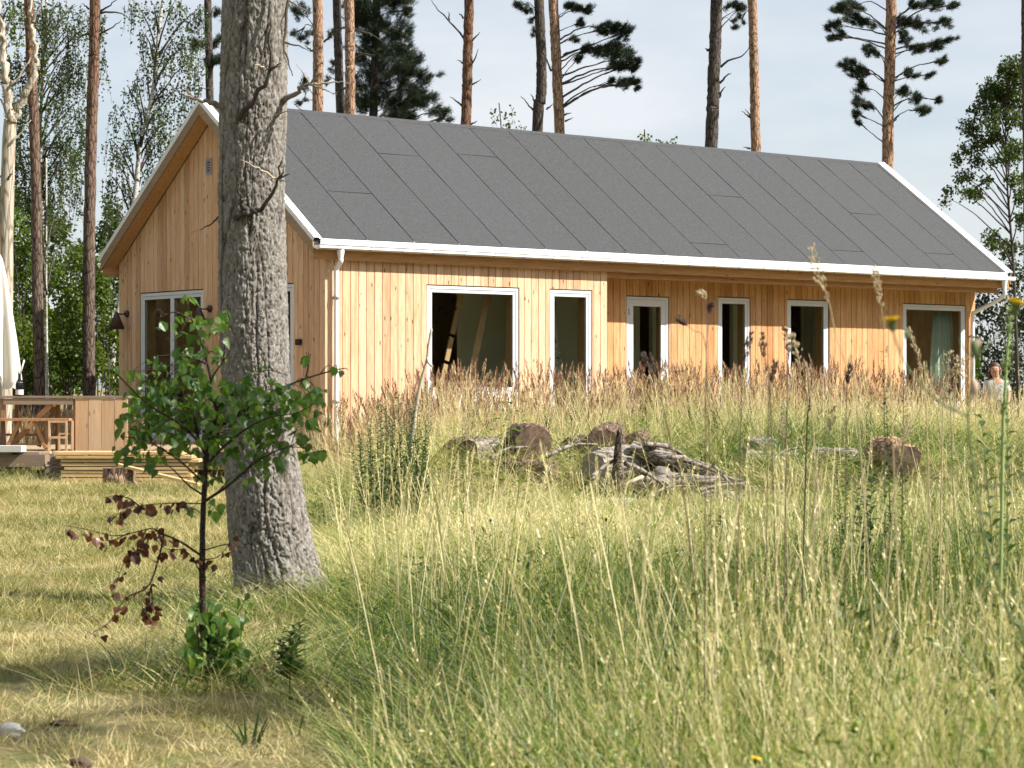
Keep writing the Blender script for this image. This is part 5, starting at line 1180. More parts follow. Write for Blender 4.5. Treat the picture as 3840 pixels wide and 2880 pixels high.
    for mb_, m_, nm in ((rest, 'sap_green', 'foliage'), (rest_b, 'sap_brown', 'withered_foliage')):
        if mb_.v:
            me = mb_.mesh(nm); a = me.attributes.new('tint', 'FLOAT', 'POINT'); nn = len(me.vertices); a.data.foreach_set('value', np.repeat(RNG.uniform(0, 1, nn // 27 + 1), 27)[:nn].astype(np.float32)); setp(link(nm, me, root, M[m_]), kind='stuff')
sapling()

# ------------------------------------------------------------------ person at the right gable end
def person():
    Y = 42.0; b = at(2152, 860, Y); root = empty('person', (b.x, Y, 0), math.radians(-12), 'person with dark brown hair in a pale short sleeved shirt at right gable end', 'person')
    def skin(name, verts, edges, radii, mat, sub=2, par=root):
        me = bpy.data.meshes.new(name); me.from_pydata(verts, edges, []); o = link(name, me, par, mat)
        m = o.modifiers.new('skin', 'SKIN'); m.use_smooth_shade = True
        for i, r in enumerate(radii): me.skin_vertices[0].data[i].radius = (r, r) if not isinstance(r, tuple) else r
        me.skin_vertices[0].data[0].use_root = True
        s = o.modifiers.new('sub', 'SUBSURF'); s.levels = s.render_levels = sub; return o
    v = [(0, 0, .95), (0, .005, 1.10), (0, .0, 1.28), (0, .01, 1.42), (0, -.005, 1.50), (-.02, -.02, 1.58), (-.025, -.025, 1.66), (-.02, -.015, 1.72),
         (-.17, .01, 1.40), (-.22, .02, 1.16), (-.235, -.03, .93), (-.235, -.05, .86), (.17, .01, 1.40), (.23, .01, 1.17), (.20, -.10, .96), (.185, -.13, .89),
         (-.09, 0, .88), (-.10, -.01, .50), (-.11, .02, .10), (-.115, -.09, .03), (.09, 0, .88), (.10, .02, .50), (.115, .05, .10), (.125, -.06, .03)]
    e = [(0, 1), (1, 2), (2, 3), (3, 4), (4, 5), (5, 6), (6, 7), (3, 8), (8, 9), (9, 10), (10, 11), (3, 12), (12, 13), (13, 14), (14, 15), (0, 16), (16, 17), (17, 18), (18, 19), (0, 20), (20, 21), (21, 22), (22, 23)]
    r = [.13, .115, .14, .10, .05, .075, .095, .07, .055, .042, .03, .036, .055, .042, .03, .036, .085, .058, .038, .035, .085, .058, .038, .035]
    skin('body', v, e, r, M['skin'])
    for s in (-1, 1):                                # fingers, each a chain of its own
        w_ = Vector(v[11 if s < 0 else 15])
        for k in range(4): skin('finger', [tuple(w_ + Vector((.0, (k - 1.5) * .018, -.02))), tuple(w_ + Vector((.006 * s, (k - 1.5) * .020 - .006, -.062))), tuple(w_ + Vector((-.004 * s, (k - 1.5) * .020 - .016, -.098 + .008 * abs(k - 1.3))))], [(0, 1), (1, 2)], [.009, .008, .006], M['skin'], 1)
        skin('thumb', [tuple(w_ + Vector((0, -.03, 0))), tuple(w_ + Vector((-.01 * s, -.052, -.03))), tuple(w_ + Vector((-.014 * s, -.058, -.058)))], [(0, 1), (1, 2)], [.011, .009, .007], M['skin'], 1)
    skin('shirt', [(0, .005, 1.0), (0, .005, 1.12), (0, 0, 1.28), (0, .01, 1.40), (-.165, .012, 1.395), (-.215, .02, 1.20), (.165, .012, 1.395), (.225, .012, 1.21), (0, .0, 1.445)], [(0, 1), (1, 2), (2, 3), (3, 4), (4, 5), (3, 6), (6, 7), (3, 8)], [(.17, .145), (.15, .13), (.165, .14), .13, .078, .072, .078, .072, .075], M['shirt'])
    skin('trousers', [(0, 0, 1.0), (0, 0, .92), (-.092, 0, .86), (-.10, -.01, .50), (-.11, .02, .12), (.092, 0, .86), (.10, .02, .50), (.115, .05, .12)], [(0, 1), (1, 2), (2, 3), (3, 4), (1, 5), (5, 6), (6, 7)], [.145, .14, .10, .072, .055, .10, .072, .055], M['trousers'])
    hm_ = MB(); hm_.lathe([(0, .118), (.045, .110), (.082, .078), (.100, .03), (.104, -.02), (.098, -.06)], (-.022, .018, 1.672), 20)
    for x0_, y0_, x1_, y1_, r0_ in ((-.10, .03, -.115, -.01, .040), (.055, .03, .075, -.01, .040), (-.06, .085, -.07, .07, .055), (.02, .085, .03, .07, .055), (-.02, .095, -.02, .08, .05)):
        hm_.tube(smooth_path([Vector((x0_, y0_, 1.70)), Vector((x0_ * 1.1, y0_ + .01, 1.56)), Vector((x1_, y1_, 1.41))], 10), [r0_ * (1 - .055 * k) for k in range(11)], 8, True, .12)
    hm_.build('hair', M['hair'], root)
    fm = MB(); fm.lathe([(0, 0), (.012, .006), (.014, .02), (.006, .05)], (-.028, -.125, 1.625), 8); fm.build('nose', M['skin'], root)
    em = M['black_box']
    for s in (-1, 1): MB().lathe([(0, -.008), (.010, -.004), (.010, .004), (0, .008)], (-.028 + s * .034, -.112, 1.668), 8).build('eye', em, root)
    MB().bar((-.05, -.112, 1.60), (-.008, -.112, 1.60), .006, .010).build('mouth', M['log_brown'], root)
    for s in (-1, 1): MB().lathe([(0, -.03), (.014, -.015), (.014, .02), (0, .03)], (-.022 + s * .098, -.01, 1.655), 8).build('ear', M['skin'], root)
person()
# ------------------------------------------------------------------ grass
def blades(n, h, spread, width, lean, curve, tint, S=3, hb=.0, rs=None):
    """n tapering curved blades: h, tint = (lo, hi); returns V, F, tint"""
    r = rs or RNG
    H = r.uniform(*h, n); a = r.uniform(0, 2 * np.pi, n); rad = spread * np.sqrt(r.uniform(0, 1, n))
    bx, by = rad * np.cos(a), rad * np.sin(a)
    la = a + r.normal(0, .9, n); le = np.abs(r.normal(lean, lean * .5, n)); cu = np.abs(r.normal(curve, curve * .6, n))
    wa = r.uniform(0, np.pi, n); W_2 = width * r.uniform(.6, 1.3, n) / 2; T = r.uniform(*tint, n)
    V = []; 
    for k in range(S + 1):
        t = k / S; hor = H * (le * t + cu * t * t); z = H * t * np.sqrt(np.clip(1 - (le * .6 + cu * t * .55) ** 2, .08, 1)) + hb
        x = bx + hor * np.cos(la); y = by + hor * np.sin(la); wd = W_2 * (1 - t ** 1.6)
        if k < S:
            V.append(np.stack([x - wd * np.cos(wa), y - wd * np.sin(wa), z], 1)); V.append(np.stack([x + wd * np.cos(wa), y + wd * np.sin(wa), z], 1))
        else: V.append(np.stack([x, y, z], 1))
    m = 2 * S + 1; V = np.stack(V, 1).reshape(-1, 3); b = np.arange(n) * m; Fs = []
    for k in range(S - 1):
        i = b + 2 * k; Fs += [np.stack([i, i + 1, i + 3], 1), np.stack([i, i + 3, i + 2], 1)]
    i = b + 2 * (S - 1); Fs.append(np.stack([i, i + 1, i + 2], 1))
    return V, np.concatenate(Fs), np.repeat(T, m)
def stems_with_heads(n, h, spread, head, tint_s, tint_h, nsp=16, sw=.0035, spl=.03, lean=.12, hw=.012):
    """thin stalks that carry a narrow plume of spikelets"""
    V, Fs, T = [], [], []; off = 0
    for _ in range(n):
        H = RNG.uniform(*h); a = RNG.uniform(0, 6.28); rad = spread * math.sqrt(RNG.uniform()); b = np.array([rad * math.cos(a), rad * math.sin(a), 0]); la = a + RNG.normal(0, .8); le = abs(RNG.normal(lean, lean * .5)); cu = abs(RNG.normal(.06, .08))
        f = lambda t: b + np.array([math.cos(la) * H * (le * t + cu * t * t), math.sin(la) * H * (le * t + cu * t * t), H * t * (1 - .3 * (le + cu) ** 2)])
        wa = RNG.uniform(0, 3.14); sd = np.array([math.cos(wa), math.sin(wa), 0]) * sw / 2; ts = RNG.uniform(*tint_s)
        for t0, t1 in ((0, .5), (.5, 1)):
            p, q = f(t0), f(t1); V += [p - sd, p + sd, q + sd * .7, q - sd * .7]; Fs += [(off, off + 1, off + 2), (off, off + 2, off + 3)]; T += [ts] * 4; off += 4
        hl = RNG.uniform(*head); th = RNG.uniform(*tint_h)
        for k in range(nsp):
            t = 1 - hl / H * (1 - k / nsp) ; p = f(t); d = RNG.normal(0, 1, 3); d[2] = 0; d /= np.linalg.norm(d) + 1e-6
            prof_ = math.sin(math.pi * min(1, .18 + .82 * k / nsp)) + .25
            q = p + d * hw * prof_ * 1.5 + np.array([0, 0, spl]); s_ = np.cross(d, [0, 0, 1]) * hw * .45 * prof_; mid = p + (q - p) * .5
            V += [p, mid + s_, q, mid - s_]; Fs += [(off, off + 1, off + 2), (off, off + 2, off + 3)]; T += [np.clip(th + RNG.uniform(-.2, .2), 0, 1)] * 4; off += 4
    return np.array(V), np.array(Fs), np.array(T)
def merge(*parts):
    V, Fs, T, o = [], [], [], 0
    for v, f, t in parts: V.append(v); Fs.append(f + o); T.append(t); o += len(v)
    return np.concatenate(V), np.concatenate(Fs), np.concatenate(T)
def scatter(name, label, variants, mat, pts, scl, tint, tilt=.12, kind='stuff'):
    """one instancer object: tufts picked from a few variants stand on the given ground points"""
    col = bpy.data.collections.new(name + '_variants')
    for k, (v, f, t) in enumerate(variants):
        o = bpy.data.objects.new('%s_variant_%02d' % (name, k), np_mesh(name + '_tuft', v, f, 3, t)); o.data.materials.append(mat); col.objects.link(o)
    n = len(pts); me = bpy.data.meshes.new(name); me.vertices.add(n); me.vertices.foreach_set('co', np.asarray(pts, dtype=np.float32).ravel())
    def attr(nm, typ, data, key): a = me.attributes.new(nm, typ, 'POINT'); a.data.foreach_set(key, np.ascontiguousarray(data).ravel())
    attr('scl', 'FLOAT_VECTOR', np.asarray(scl, dtype=np.float32), 'vector')
    attr('rot', 'FLOAT_VECTOR', np.stack([RNG.normal(0, tilt, n), RNG.normal(0, tilt, n), RNG.uniform(0, 6.28, n)], 1).astype(np.float32), 'vector')
    attr('idx', 'INT', RNG.integers(0, len(variants), n).astype(np.int32), 'value'); attr('itint', 'FLOAT', np.asarray(tint, dtype=np.float32), 'value')
    me.update(); o = link(name, me)
    g = bpy.data.node_groups.new(name + '_scatter', 'GeometryNodeTree'); g.interface.new_socket('Geometry', in_out='INPUT', socket_type='NodeSocketGeometry'); g.interface.new_socket('Geometry', in_out='OUTPUT', socket_type='NodeSocketGeometry')
    gi = g.nodes.new('NodeGroupInput'); go = g.nodes.new('NodeGroupOutput'); ip = g.nodes.new('GeometryNodeInstanceOnPoints'); ci = g.nodes.new('GeometryNodeCollectionInfo')
    ci.inputs['Collection'].default_value = col; ci.inputs['Separate Children'].default_value = True; ci.inputs['Reset Children'].default_value = True
    def na(nm, typ):
        q = g.nodes.new('GeometryNodeInputNamedAttribute'); q.data_type = typ; q.inputs['Name'].default_value = nm; return q.outputs['Attribute']
    er = g.nodes.new('FunctionNodeEulerToRotation'); lk = g.links.new
    lk(gi.outputs[0], ip.inputs['Points']); lk(ci.outputs[0], ip.inputs['Instance']); ip.inputs['Pick Instance'].default_value = True
    lk(na('idx', 'INT'), ip.inputs['Instance Index']); lk(na('rot', 'FLOAT_VECTOR'), er.inputs[0]); lk(er.outputs[0], ip.inputs['Rotation']); lk(na('scl', 'FLOAT_VECTOR'), ip.inputs['Scale'])
    lk(ip.outputs[0], go.inputs[0])
    md = o.modifiers.new('scatter', 'NODES'); md.node_group = g
    return setp(o, label, kind=kind)

def herb_tuft(n, h, r, lsize, tint):
    c = np.stack([RNG.normal(0, r, n), RNG.normal(0, r, n), RNG.uniform(.05, 1, n) ** .8 * h], 1); d = rand_unit(n); d[:, 2] = np.abs(d[:, 2]) * .6 + .1; d /= np.linalg.norm(d, axis=1)[:, None]; s = np.cross(d, rand_unit(n)); s /= np.linalg.norm(s, axis=1)[:, None]
    L_ = lsize * RNG.uniform(.5, 1.3, (n, 1)); V = np.stack([c, c + d * L_ * .4 + s * L_ * .16, c + d * L_, c + d * L_ * .4 - s * L_ * .16], 1).reshape(-1, 3); b = np.arange(n) * 4
    return V, np.concatenate([np.stack([b, b + 1, b + 2], 1), np.stack([b, b + 2, b + 3], 1)]), np.repeat(RNG.uniform(*tint, n), 4)
def edge_x(y): return -.46 - (y - 7.7) * .107 + .35 * (vnoise(y * .9 + 3, y * 0 + 1.5, 71) - .5)
def house_local(x, y):
    dx, dy = x - HX, y - HY; return dx * ct + dy * st, -dx * st + dy * ct
def sample(n, y0, y1, marg=.6):
    """uniform over the ground the lens sees, plus a margin either side"""
    y = np.sqrt(RNG.uniform(0, 1, n) * (y1 ** 2 - y0 ** 2) + y0 ** 2); x = RNG.uniform(-1, 1, n) * (.232 * y + marg); return x, y
def inm(x, y):           # open meadow: right of the mown edge and not inside the house or the deck
    a, b = house_local(x, y); return (x > edge_x(y)) & ((b < -.12) | (a < -.2) | (a > LEN + .1)) & (y < 46)
def patch(x, y, s, seed): return vnoise(x * s + 31, y * s + 17, seed) * .65 + vnoise(x * s * 2.7 + 5, y * s * 2.7 + 9, seed + 1) * .35
def mheight(x, y):
    h = np.interp(y, [2.5, 5, 8, 11, 15, 19, 21.5, 25.5, 27.5, 30, 34], [.80, .84, .70, .56, .47, .38, .29, .28, .48, .68, .66])
    d = x - edge_x(y); return h * np.clip(.42 + d * .55, .42, 1) * (1 + .25 * np.clip((x - 1) / 3, 0, 1) * (y < 14))

# meadow: three kinds of tuft share one object
MV = [merge(blades(18, (.35, 1.0), .12, .0075, .30, .40, (.0, .36)), blades(8, (.3, .9), .13, .005, .45, .2, (.6, 1.0))) for _ in range(4)] + [merge(blades(13, (.3, .95), .12, .006, .34, .30, (.50, 1.0)), blades(9, (.25, .7), .12, .008, .4, .4, (.0, .3))) for _ in range(3)] + \
     [merge(blades(12, (.30, .8), .11, .011, .40, .55, (.05, .40)), stems_with_heads(3, (.75, 1.15), .08, (.08, .16), (.5, .9), (.45, .9), 11, .0035, .02, .22, .0065)) for _ in range(3)] + \
     [merge(herb_tuft(30, .75, .08, .038, (.1, .6)), blades(8, (.3, .9), .12, .006, .4, .3, (.3, .9))) for _ in range(2)]
x, y = sample(11500, 2.6, 17, .5); x2, y2 = sample(9500, 15, 35, .8); x, y = np.concatenate([x, x2]), np.concatenate([y, y2])
nx_ = np.where(y < 17, RNG.uniform(0, 1, len(x)) < 1.0, True); k = inm(x, y) & nx_; x, y = x[k], y[k]
hh = mheight(x, y) * RNG.uniform(.65, 1.2, len(x)) * (.75 + .5 * patch(x, y, .6, 81))
wd = np.interp(y, [3, 8, 16, 30], [.62, .78, 1.10, 1.6])
tn = .5 + (patch(x, y, .45, 85) - .5) * .9 + (patch(x, y, 1.7, 87) - .5) * .5 + np.interp(y, [3, 9, 14, 22, 26, 33], [-.06, -.05, .05, .10, .12, .22]) - .06 * np.clip((x - .5) / 2, 0, 1) + RNG.normal(0, .12, len(x))
scatter('meadow_grass', 'tall unmown meadow grass, green mixed with straw', MV, M['grass'], np.stack([x, y, G(x, y) - .02], 1), np.stack([wd, wd, hh], 1), tn - .03, .18)
# ripe reed grass with red brown plumes before the house front, and the golden field behind the counter
RV = [merge(stems_with_heads(7, (.66, 1.10), .15, (.14, .26), (.55, .95), (.0, .75), 22, .0055, .045, .20, .014), blades(12, (.4, .82), .14, .009, .2, .25, (.6, 1.0))) for _ in range(5)]
x, y = sample(6200, 26.5, 45, .9); a_, b_ = house_local(x, y); k = inm(x, y) & (b_ > -7.4 - 1.2 * vnoise(x * .7, y * .7, 90)) & (x > -2.4) & (RNG.uniform(0, 1, len(x)) < np.clip((b_ + 8.0) / 3.0, .12, 1) * np.clip((patch(x, y, 1.1, 91) - .40) * 4.6, .05, 1.3)); x, y = x[k], y[k]
k = RNG.uniform(0, 1, len(x)) < np.clip((9.5 - x) / 3, .2, .75); x, y = x[k], y[k]
sc_ = RNG.uniform(.62, 1.12, len(x)) * np.interp(x, [6, 8.5], [1, .75]) * np.interp(y, [27, 33, 40], [.98, 1.06, 1.22])
xf, yf = X(RNG.uniform(-60, 240, 700), 1.0), RNG.uniform(36.5, 47, 700); xf = xf * yf; kf = (yf > 40.5) | (xf < -7.2); xf, yf = xf[kf], yf[kf]
xs_, ys_ = np.concatenate([x, xf]), np.concatenate([y, yf]); sc_ = np.concatenate([sc_, RNG.uniform(.7, .95, len(xf))])
scatter('reed_grass', 'ripe reed grass with red brown plumes along the house front and behind the counter', RV, M['seed'], np.stack([xs_, ys_, G(xs_, ys_) - .02], 1), np.stack([sc_, sc_, sc_], 1), np.concatenate([RNG.normal(.5, .12, len(x)), RNG.normal(.78, .1, len(xf))]), .06)
# pale single straw stalks standing over the meadow
SV = [stems_with_heads(3, (.8, 1.2), .16, (.10, .2), (.7, 1.0), (.55, .95), 14, .0055, .02, .16, .008) for _ in range(5)]
x, y = sample(1700, 6.5, 32, .6); k = inm(x, y) & ((y < 16) | (y > 26.8)) & (x > edge_x(y) + .1); x, y = x[k], y[k]; s_ = RNG.uniform(.75, 1.1, len(x)) * np.interp(y, [4, 9, 15, 30], [.95, .92, .85, .95])
scatter('straw_stalks', 'pale dry flowering stalks standing in the meadow grass', SV, M['grass'], np.stack([x, y, G(x, y) - .02], 1), np.stack([s_, s_, s_], 1), RNG.normal(.58, .1, len(x)), .08)
# low leafy herbs between the grass
HV = [herb_tuft(46, .42, .07, .065, (.25, .8)) for _ in range(4)]
x, y = sample(2600, 5.5, 27, .6); k = inm(x, y) & (patch(x, y, .7, 95) > .52); x, y = x[k], y[k]; s_ = RNG.uniform(.6, 1.15, len(x)) * np.clip(mheight(x, y) / .6, .5, 1.2)
scatter('meadow_herbs', 'low leafy green herbs growing among the meadow grass', HV, M['weed'], np.stack([x, y, G(x, y) - .01], 1), np.stack([s_, s_, s_], 1), RNG.normal(.62, .12, len(x)), .1)
# mown lawn
LV = [blades(70, (.025, .085), .15, .0055, .55, .5, (.08, .70), 2) for _ in range(5)] + [merge(blades(46, (.02, .06), .15, .005, .7, .5, (.35, .95), 2), blades(14, (.06, .16), .16, .004, 1.3, .1, (.75, 1.0), 2)) for _ in range(3)]
n_ = 11500; y = np.sqrt(RNG.uniform(0, 1, n_) * (43 ** 2 - 5.5 ** 2) + 5.5 ** 2); x = -RNG.uniform(-.02, 1.0, n_) * (.232 * y + .9)
a_, b_ = house_local(x, y); k = (x < edge_x(y) + .45) & ((a_ < -.1) | (b_ < -.1)) & ~((y > 30.7) & (x < -3) & (y < 35.2) & (x > X(-110, 31))); x, y = x[k], y[k]
wd = np.interp(y, [5, 12, 25, 40], [.8, 1.0, 1.5, 2.2]); hz = RNG.uniform(.6, 1.3, len(x)) * (.7 + .6 * patch(x, y, 1.2, 99)) * np.interp(y, [5, 30, 40], [.9, 1.2, 1.6])
scatter('lawn', 'short mown grass on the left, dry yellow with green patches', LV, M['lawn'], np.stack([x, y, G(x, y) - .006], 1), np.stack([wd, wd, hz], 1), .60 + (patch(x, y, .5, 101) - .5) * .75 + RNG.normal(0, .05, len(x)), .08)
# taller rough grass round the sapling, the pine's foot and the deck edge
x = np.concatenate([RNG.normal(-1.55, .45, 300), RNG.normal(-1.25, .28, 150), RNG.uniform(X(-40, 30.4), X(140, 30.4), 130), RNG.normal(-3.6, .5, 60)]); y = np.concatenate([RNG.normal(13.7, .55, 300), RNG.normal(10.5, .4, 150), RNG.uniform(30.0, 30.7, 130), RNG.normal(29.6, .5, 60)])
hh = RNG.uniform(.12, .34, len(x)); hh[:300] *= .75; x[:300] += .25
scatter('rough_grass', 'longer rough grass round the foot of the pine, the sapling and the deck', MV, M['grass'], np.stack([x, y, G(x, y) - .01], 1), np.stack([np.full(len(x), .8), np.full(len(x), .8), hh], 1), RNG.normal(.50, .10, len(x)), .1)

# ------------------------------------------------------------------ single weeds one can point at
def stalk(name, label, pts, Y, cat, r=.0022, mat='stem_straw', head=None, group=None, dys=None):
    """a single stalk: its base goes on down to the ground; head = (kind, length in metres, material)"""
    P = [at(u, v, Y) for u, v in pts]                      # tip first
    d = P[-1] - P[-2]; b = P[-1].copy(); gz = Gz(b.x, Y)
    if b.z > gz + .02: b = Vector((b.x + d.x / max(.2, abs(d.z)) * (b.z - gz) * .5, Y, gz - .02)); P.append(b)
    root = empty(name, P[-1], 0, label, cat, group); o = root.location; path = smooth_path([p - o for p in P], 26)
    MB().tube(path, [r * (.45 + .75 * i / 26) for i in range(27)], 6).build('stem', M[mat], root)
    if head:
        kind, ln, hm = head; mb = MB(); acc = 0; q = path[0]; axis_pts = [path[0]]
        for p in path[1:]:
            axis_pts.append(p); acc += (p - axis_pts[-2]).length
            if acc > ln: break
        m_ = len(axis_pts) - 1; n = {'spike': 60, 'panicle': 46, 'dock': 80, 'bushy': 70, 'mullein': 190}[kind]
        for i in range(n):
            t = random.random(); j = t * m_; k = min(int(j), m_ - 1); c = axis_pts[k].lerp(axis_pts[k + 1], j - k); ax = (axis_pts[k] - axis_pts[k + 1]).normalized()
            wdt = {'spike': .0085, 'panicle': .016, 'dock': .012, 'bushy': .03, 'mullein': .016}[kind] * (math.sin(math.pi * (.12 + .85 * t)) + .15); dd = Vector((random.gauss(0, 1), random.gauss(0, 1), random.gauss(0, .3))).normalized()
            l = {'spike': .013, 'panicle': .015, 'dock': .007, 'bushy': .016, 'mullein': .014}[kind] * random.uniform(.7, 1.3); e = c + dd * wdt * random.uniform(.4, 1); tip = e + (ax + dd * .5).normalized() * l; sd_ = ax.cross(dd).normalized() * l * .24; mid = e.lerp(tip, .5); nn = sd_.cross(tip - e).normalized() * l * .18
            mb.add([e, mid + sd_, tip, mid - sd_, mid + nn, mid - nn], [(0, 1, 4), (1, 2, 4), (2, 3, 4), (3, 0, 4), (1, 0, 5), (2, 1, 5), (3, 2, 5), (0, 3, 5)])
            if kind in ('panicle', 'bushy') and i % 2 == 0: mb.tube([c, e], .0006, 3, False)
        setp(mb.build('seed_head', M[hm], root), kind='stuff')
    return root
M['stem_straw'] = simple('straw_stem', (.42, .34, .19), .7, 0, 40, .2); M['stem_green'] = simple('green_stem', (.10, .14, .045), .6, 0, 40, .2); M['stem_brown'] = simple('brown_stem', (.12, .075, .045), .7, 0, 40, .2)
M['head_straw'] = simple('straw_seed', (.46, .36, .22), .8, 0, 60, .25); M['head_brown'] = simple('brown_seed', (.075, .045, .032), .85, 0, 60, .3); M['head_red'] = simple('red_seed', (.14, .035, .025), .8, 0, 60, .3)
M['petal'] = simple('yellow_petal', (.88, .66, .02), .6, 0, 40, .12); M['bud'] = simple('pale_bud', (.50, .36, .26), .7, 0, 40, .2); M['spike_green'] = simple('pale_green_spike', (.24, .32, .11), .7, 0, 50, .25)
SG = 'single stalks standing over the meadow'
stalk('grass_stalk', 'tall oat like grass stalk bending before the roof edge, tallest on the right', [(1752, 536), (1768, 590), (1790, 650), (1805, 720), (1828, 790), (1850, 860)], 6.2, 'grass stalk', .0018, head=('panicle', .16, 'head_straw'), group=SG)
stalk('grass_stalk', 'thin pale grass stalk crossing the roof edge beside a yellow flower', [(1888, 582), (1896, 625), (1908, 690), (1914, 760), (1925, 850)], 6.0, 'grass stalk', .0014, head=('spike', .10, 'head_straw'), group=SG)
stalk('grass_stalk', 'straight thin stalk with a small hooked tip right of the door', [(1513, 632), (1524, 650), (1527, 720), (1525, 800), (1524, 900)], 6.5, 'grass stalk', .0014, 'stem_brown', ('spike', .025, 'head_straw'), SG)
stalk('grass_stalk', 'stalk with one round brown seed head right of the door', [(1536, 660), (1533, 672), (1527, 740), (1525, 840)], 6.6, 'grass stalk', .0013, 'stem_brown', ('spike', .022, 'head_brown'), SG)
stalk('grass_stalk', 'dark foxtail head lit before the edge of the narrow window, leaning left', [(1622, 722), (1616, 745), (1608, 790), (1602, 850)], 7.2, 'grass stalk', .0016, 'stem_brown', ('spike', .09, 'head_brown'), SG)
stalk('grass_stalk', 'dark foxtail head on clad wall between narrow and middle window', [(1646, 722), (1649, 760), (1656, 800), (1664, 870)], 7.4, 'grass stalk', .0016, 'stem_brown', ('spike', .075, 'head_brown'), SG)
stalk('grass_stalk', 'long dark foxtail head at the left edge of the middle window', [(1694, 706), (1702, 740), (1704, 775), (1700, 860)], 7.0, 'grass stalk', .0017, 'stem_brown', ('spike', .10, 'head_brown'), SG)
stalk('grass_stalk', 'pale feathery stalk arching across the middle window', [(1704, 722), (1718, 752), (1732, 800), (1752, 870)], 6.8, 'grass stalk', .0017, 'stem_straw', ('panicle', .10, 'head_straw'), SG)
stalk('grass_stalk', 'dark short foxtail leaning right under the clad wall beside the middle window', [(1675, 785), (1668, 815), (1664, 850), (1660, 900)], 7.5, 'grass stalk', .0014, 'stem_brown', ('spike', .06, 'head_brown'), SG)
stalk('grass_stalk', 'dark spike on clad wall left of the widest window', [(1838, 790), (1833, 815), (1830, 850), (1828, 920)], 7.5, 'grass stalk', .0014, 'stem_brown', ('spike', .06, 'head_brown'), SG)
stalk('grass_stalk', 'seed head drooping left across the door', [(1394, 765), (1402, 785), (1412, 815), (1425, 845), (1450, 960), (1480, 1090)], 7.0, 'grass stalk', .0017, 'stem_brown', ('panicle', .06, 'head_brown'), SG)
stalk('grass_stalk', 'dark drooping head on the clad wall right of the door', [(1468, 690), (1480, 700), (1500, 715), (1522, 738), (1530, 900)], 6.6, 'grass stalk', .0013, 'stem_brown', ('spike', .03, 'head_brown'), SG)
stalk('dock_stalk', 'dark red dock stalk in seed before the middle window', [(1758, 785), (1752, 830), (1748, 880), (1742, 960)], 9.0, 'dock', .003, 'stem_brown', ('dock', .24, 'head_red'))
stalk('grass_stalk', 'light spiky stalk inside the outline of the widest window', [(1962, 712), (1975, 745), (1992, 800), (2000, 860)], 7.5, 'grass stalk', .002, 'stem_straw', ('spike', .16, 'head_straw'), SG)
stalk('seeding_herb', 'pale bushy herb plume before the curtain', [(2052, 762), (2046, 800), (2040, 860), (2036, 920)], 8.5, 'herb', .0025, 'stem_straw', ('bushy', .20, 'head_straw'))
stalk('seeding_herb', 'slim pale herb plume beside the right window edge', [(2080, 770), (2072, 810), (2062, 870)], 8.5, 'herb', .002, 'stem_straw', ('bushy', .15, 'head_straw'))
stalk('flower_spike', 'tall pale green flower spike beside the person', [(2184, 665), (2180, 720), (2174, 790), (2170, 870), (2166, 960)], 7.5, 'flower spike', .006, 'spike_green', ('mullein', .42, 'spike_green'))
stalk('bent_straw', 'two metre straw lying diagonally over the log heap', [(1270, 930), (1130, 1010), (1000, 1120)], 18, 'straw', .003, 'stem_straw', None)
for i, (u, vt, Y, lean) in enumerate(((925, 855, 15, 6), (1005, 905, 13, 14), (1100, 880, 14, -4), (1340, 900, 12, 10), (1800, 880, 9, -40), (1960, 900, 8, -30), (1690, 900, 9.5, 8), (700, 900, 17, 4))):
    stalk('grass_stalk', ['bare pale stalk in front of the dark green weed thicket', 'bare pale stalk before the left end of the log heap', 'bare pale stalk before the largest reddish log', 'bare pale stalk before the upright dark stake', 'slanting pale stalk under the wall between middle and widest window', 'slanting pale stalk in front of the orange sawn log', 'bare pale stalk beneath the middle window', 'bare pale stalk just right of the big pine trunk'][i], [(u, vt), (u + lean * .4, vt + 90), (u + lean, vt + 190)], Y, 'grass stalk', .0022, 'stem_straw', ('panicle', .09, 'head_straw'), SG)

def flower_head(root, c, R_, tilt, mat='petal', n=26):
    MB().lathe([(0, -R_ * .9), (R_ * .22, -R_ * .75), (R_ * .36, -R_ * .25), (R_ * .30, 0), (0, .0)], c, 12, Matrix.Rotation(tilt, 4, 'Y')).build('calyx', M['stem_green'], root)
    mb = MB(); TM = Matrix.Translation(c) @ Matrix.Rotation(tilt, 4, 'Y')
    for ring, (m_, l, up) in enumerate(((n, 1.0, .16), (n - 4, .80, .40), (16, .5, .75))):
        for k in range(m_):
            a = 2 * math.pi * (k + .37 * ring) / m_ + random.uniform(-.06, .06); l_ = l * R_ * random.uniform(.85, 1.08); w_ = R_ * .09; d = Vector((math.cos(a), math.sin(a), 0)); s_ = Vector((-d.y, d.x, 0)); u_ = Vector((0, 0, 1))
            pts = [d * .12 * R_ - s_ * w_ * .6, d * .12 * R_ + s_ * w_ * .6, d * l_ * .6 + s_ * w_ + u_ * up * l_ * .7, d * l_ + s_ * w_ * .7 + u_ * up * l_, d * l_ - s_ * w_ * .7 + u_ * up * l_, d * l_ * .6 - s_ * w_ + u_ * up * l_ * .7]
            mb.add([TM @ p for p in pts], [(0, 1, 2, 5), (5, 2, 3, 4)])
    mb.build('flower', M[mat], root)
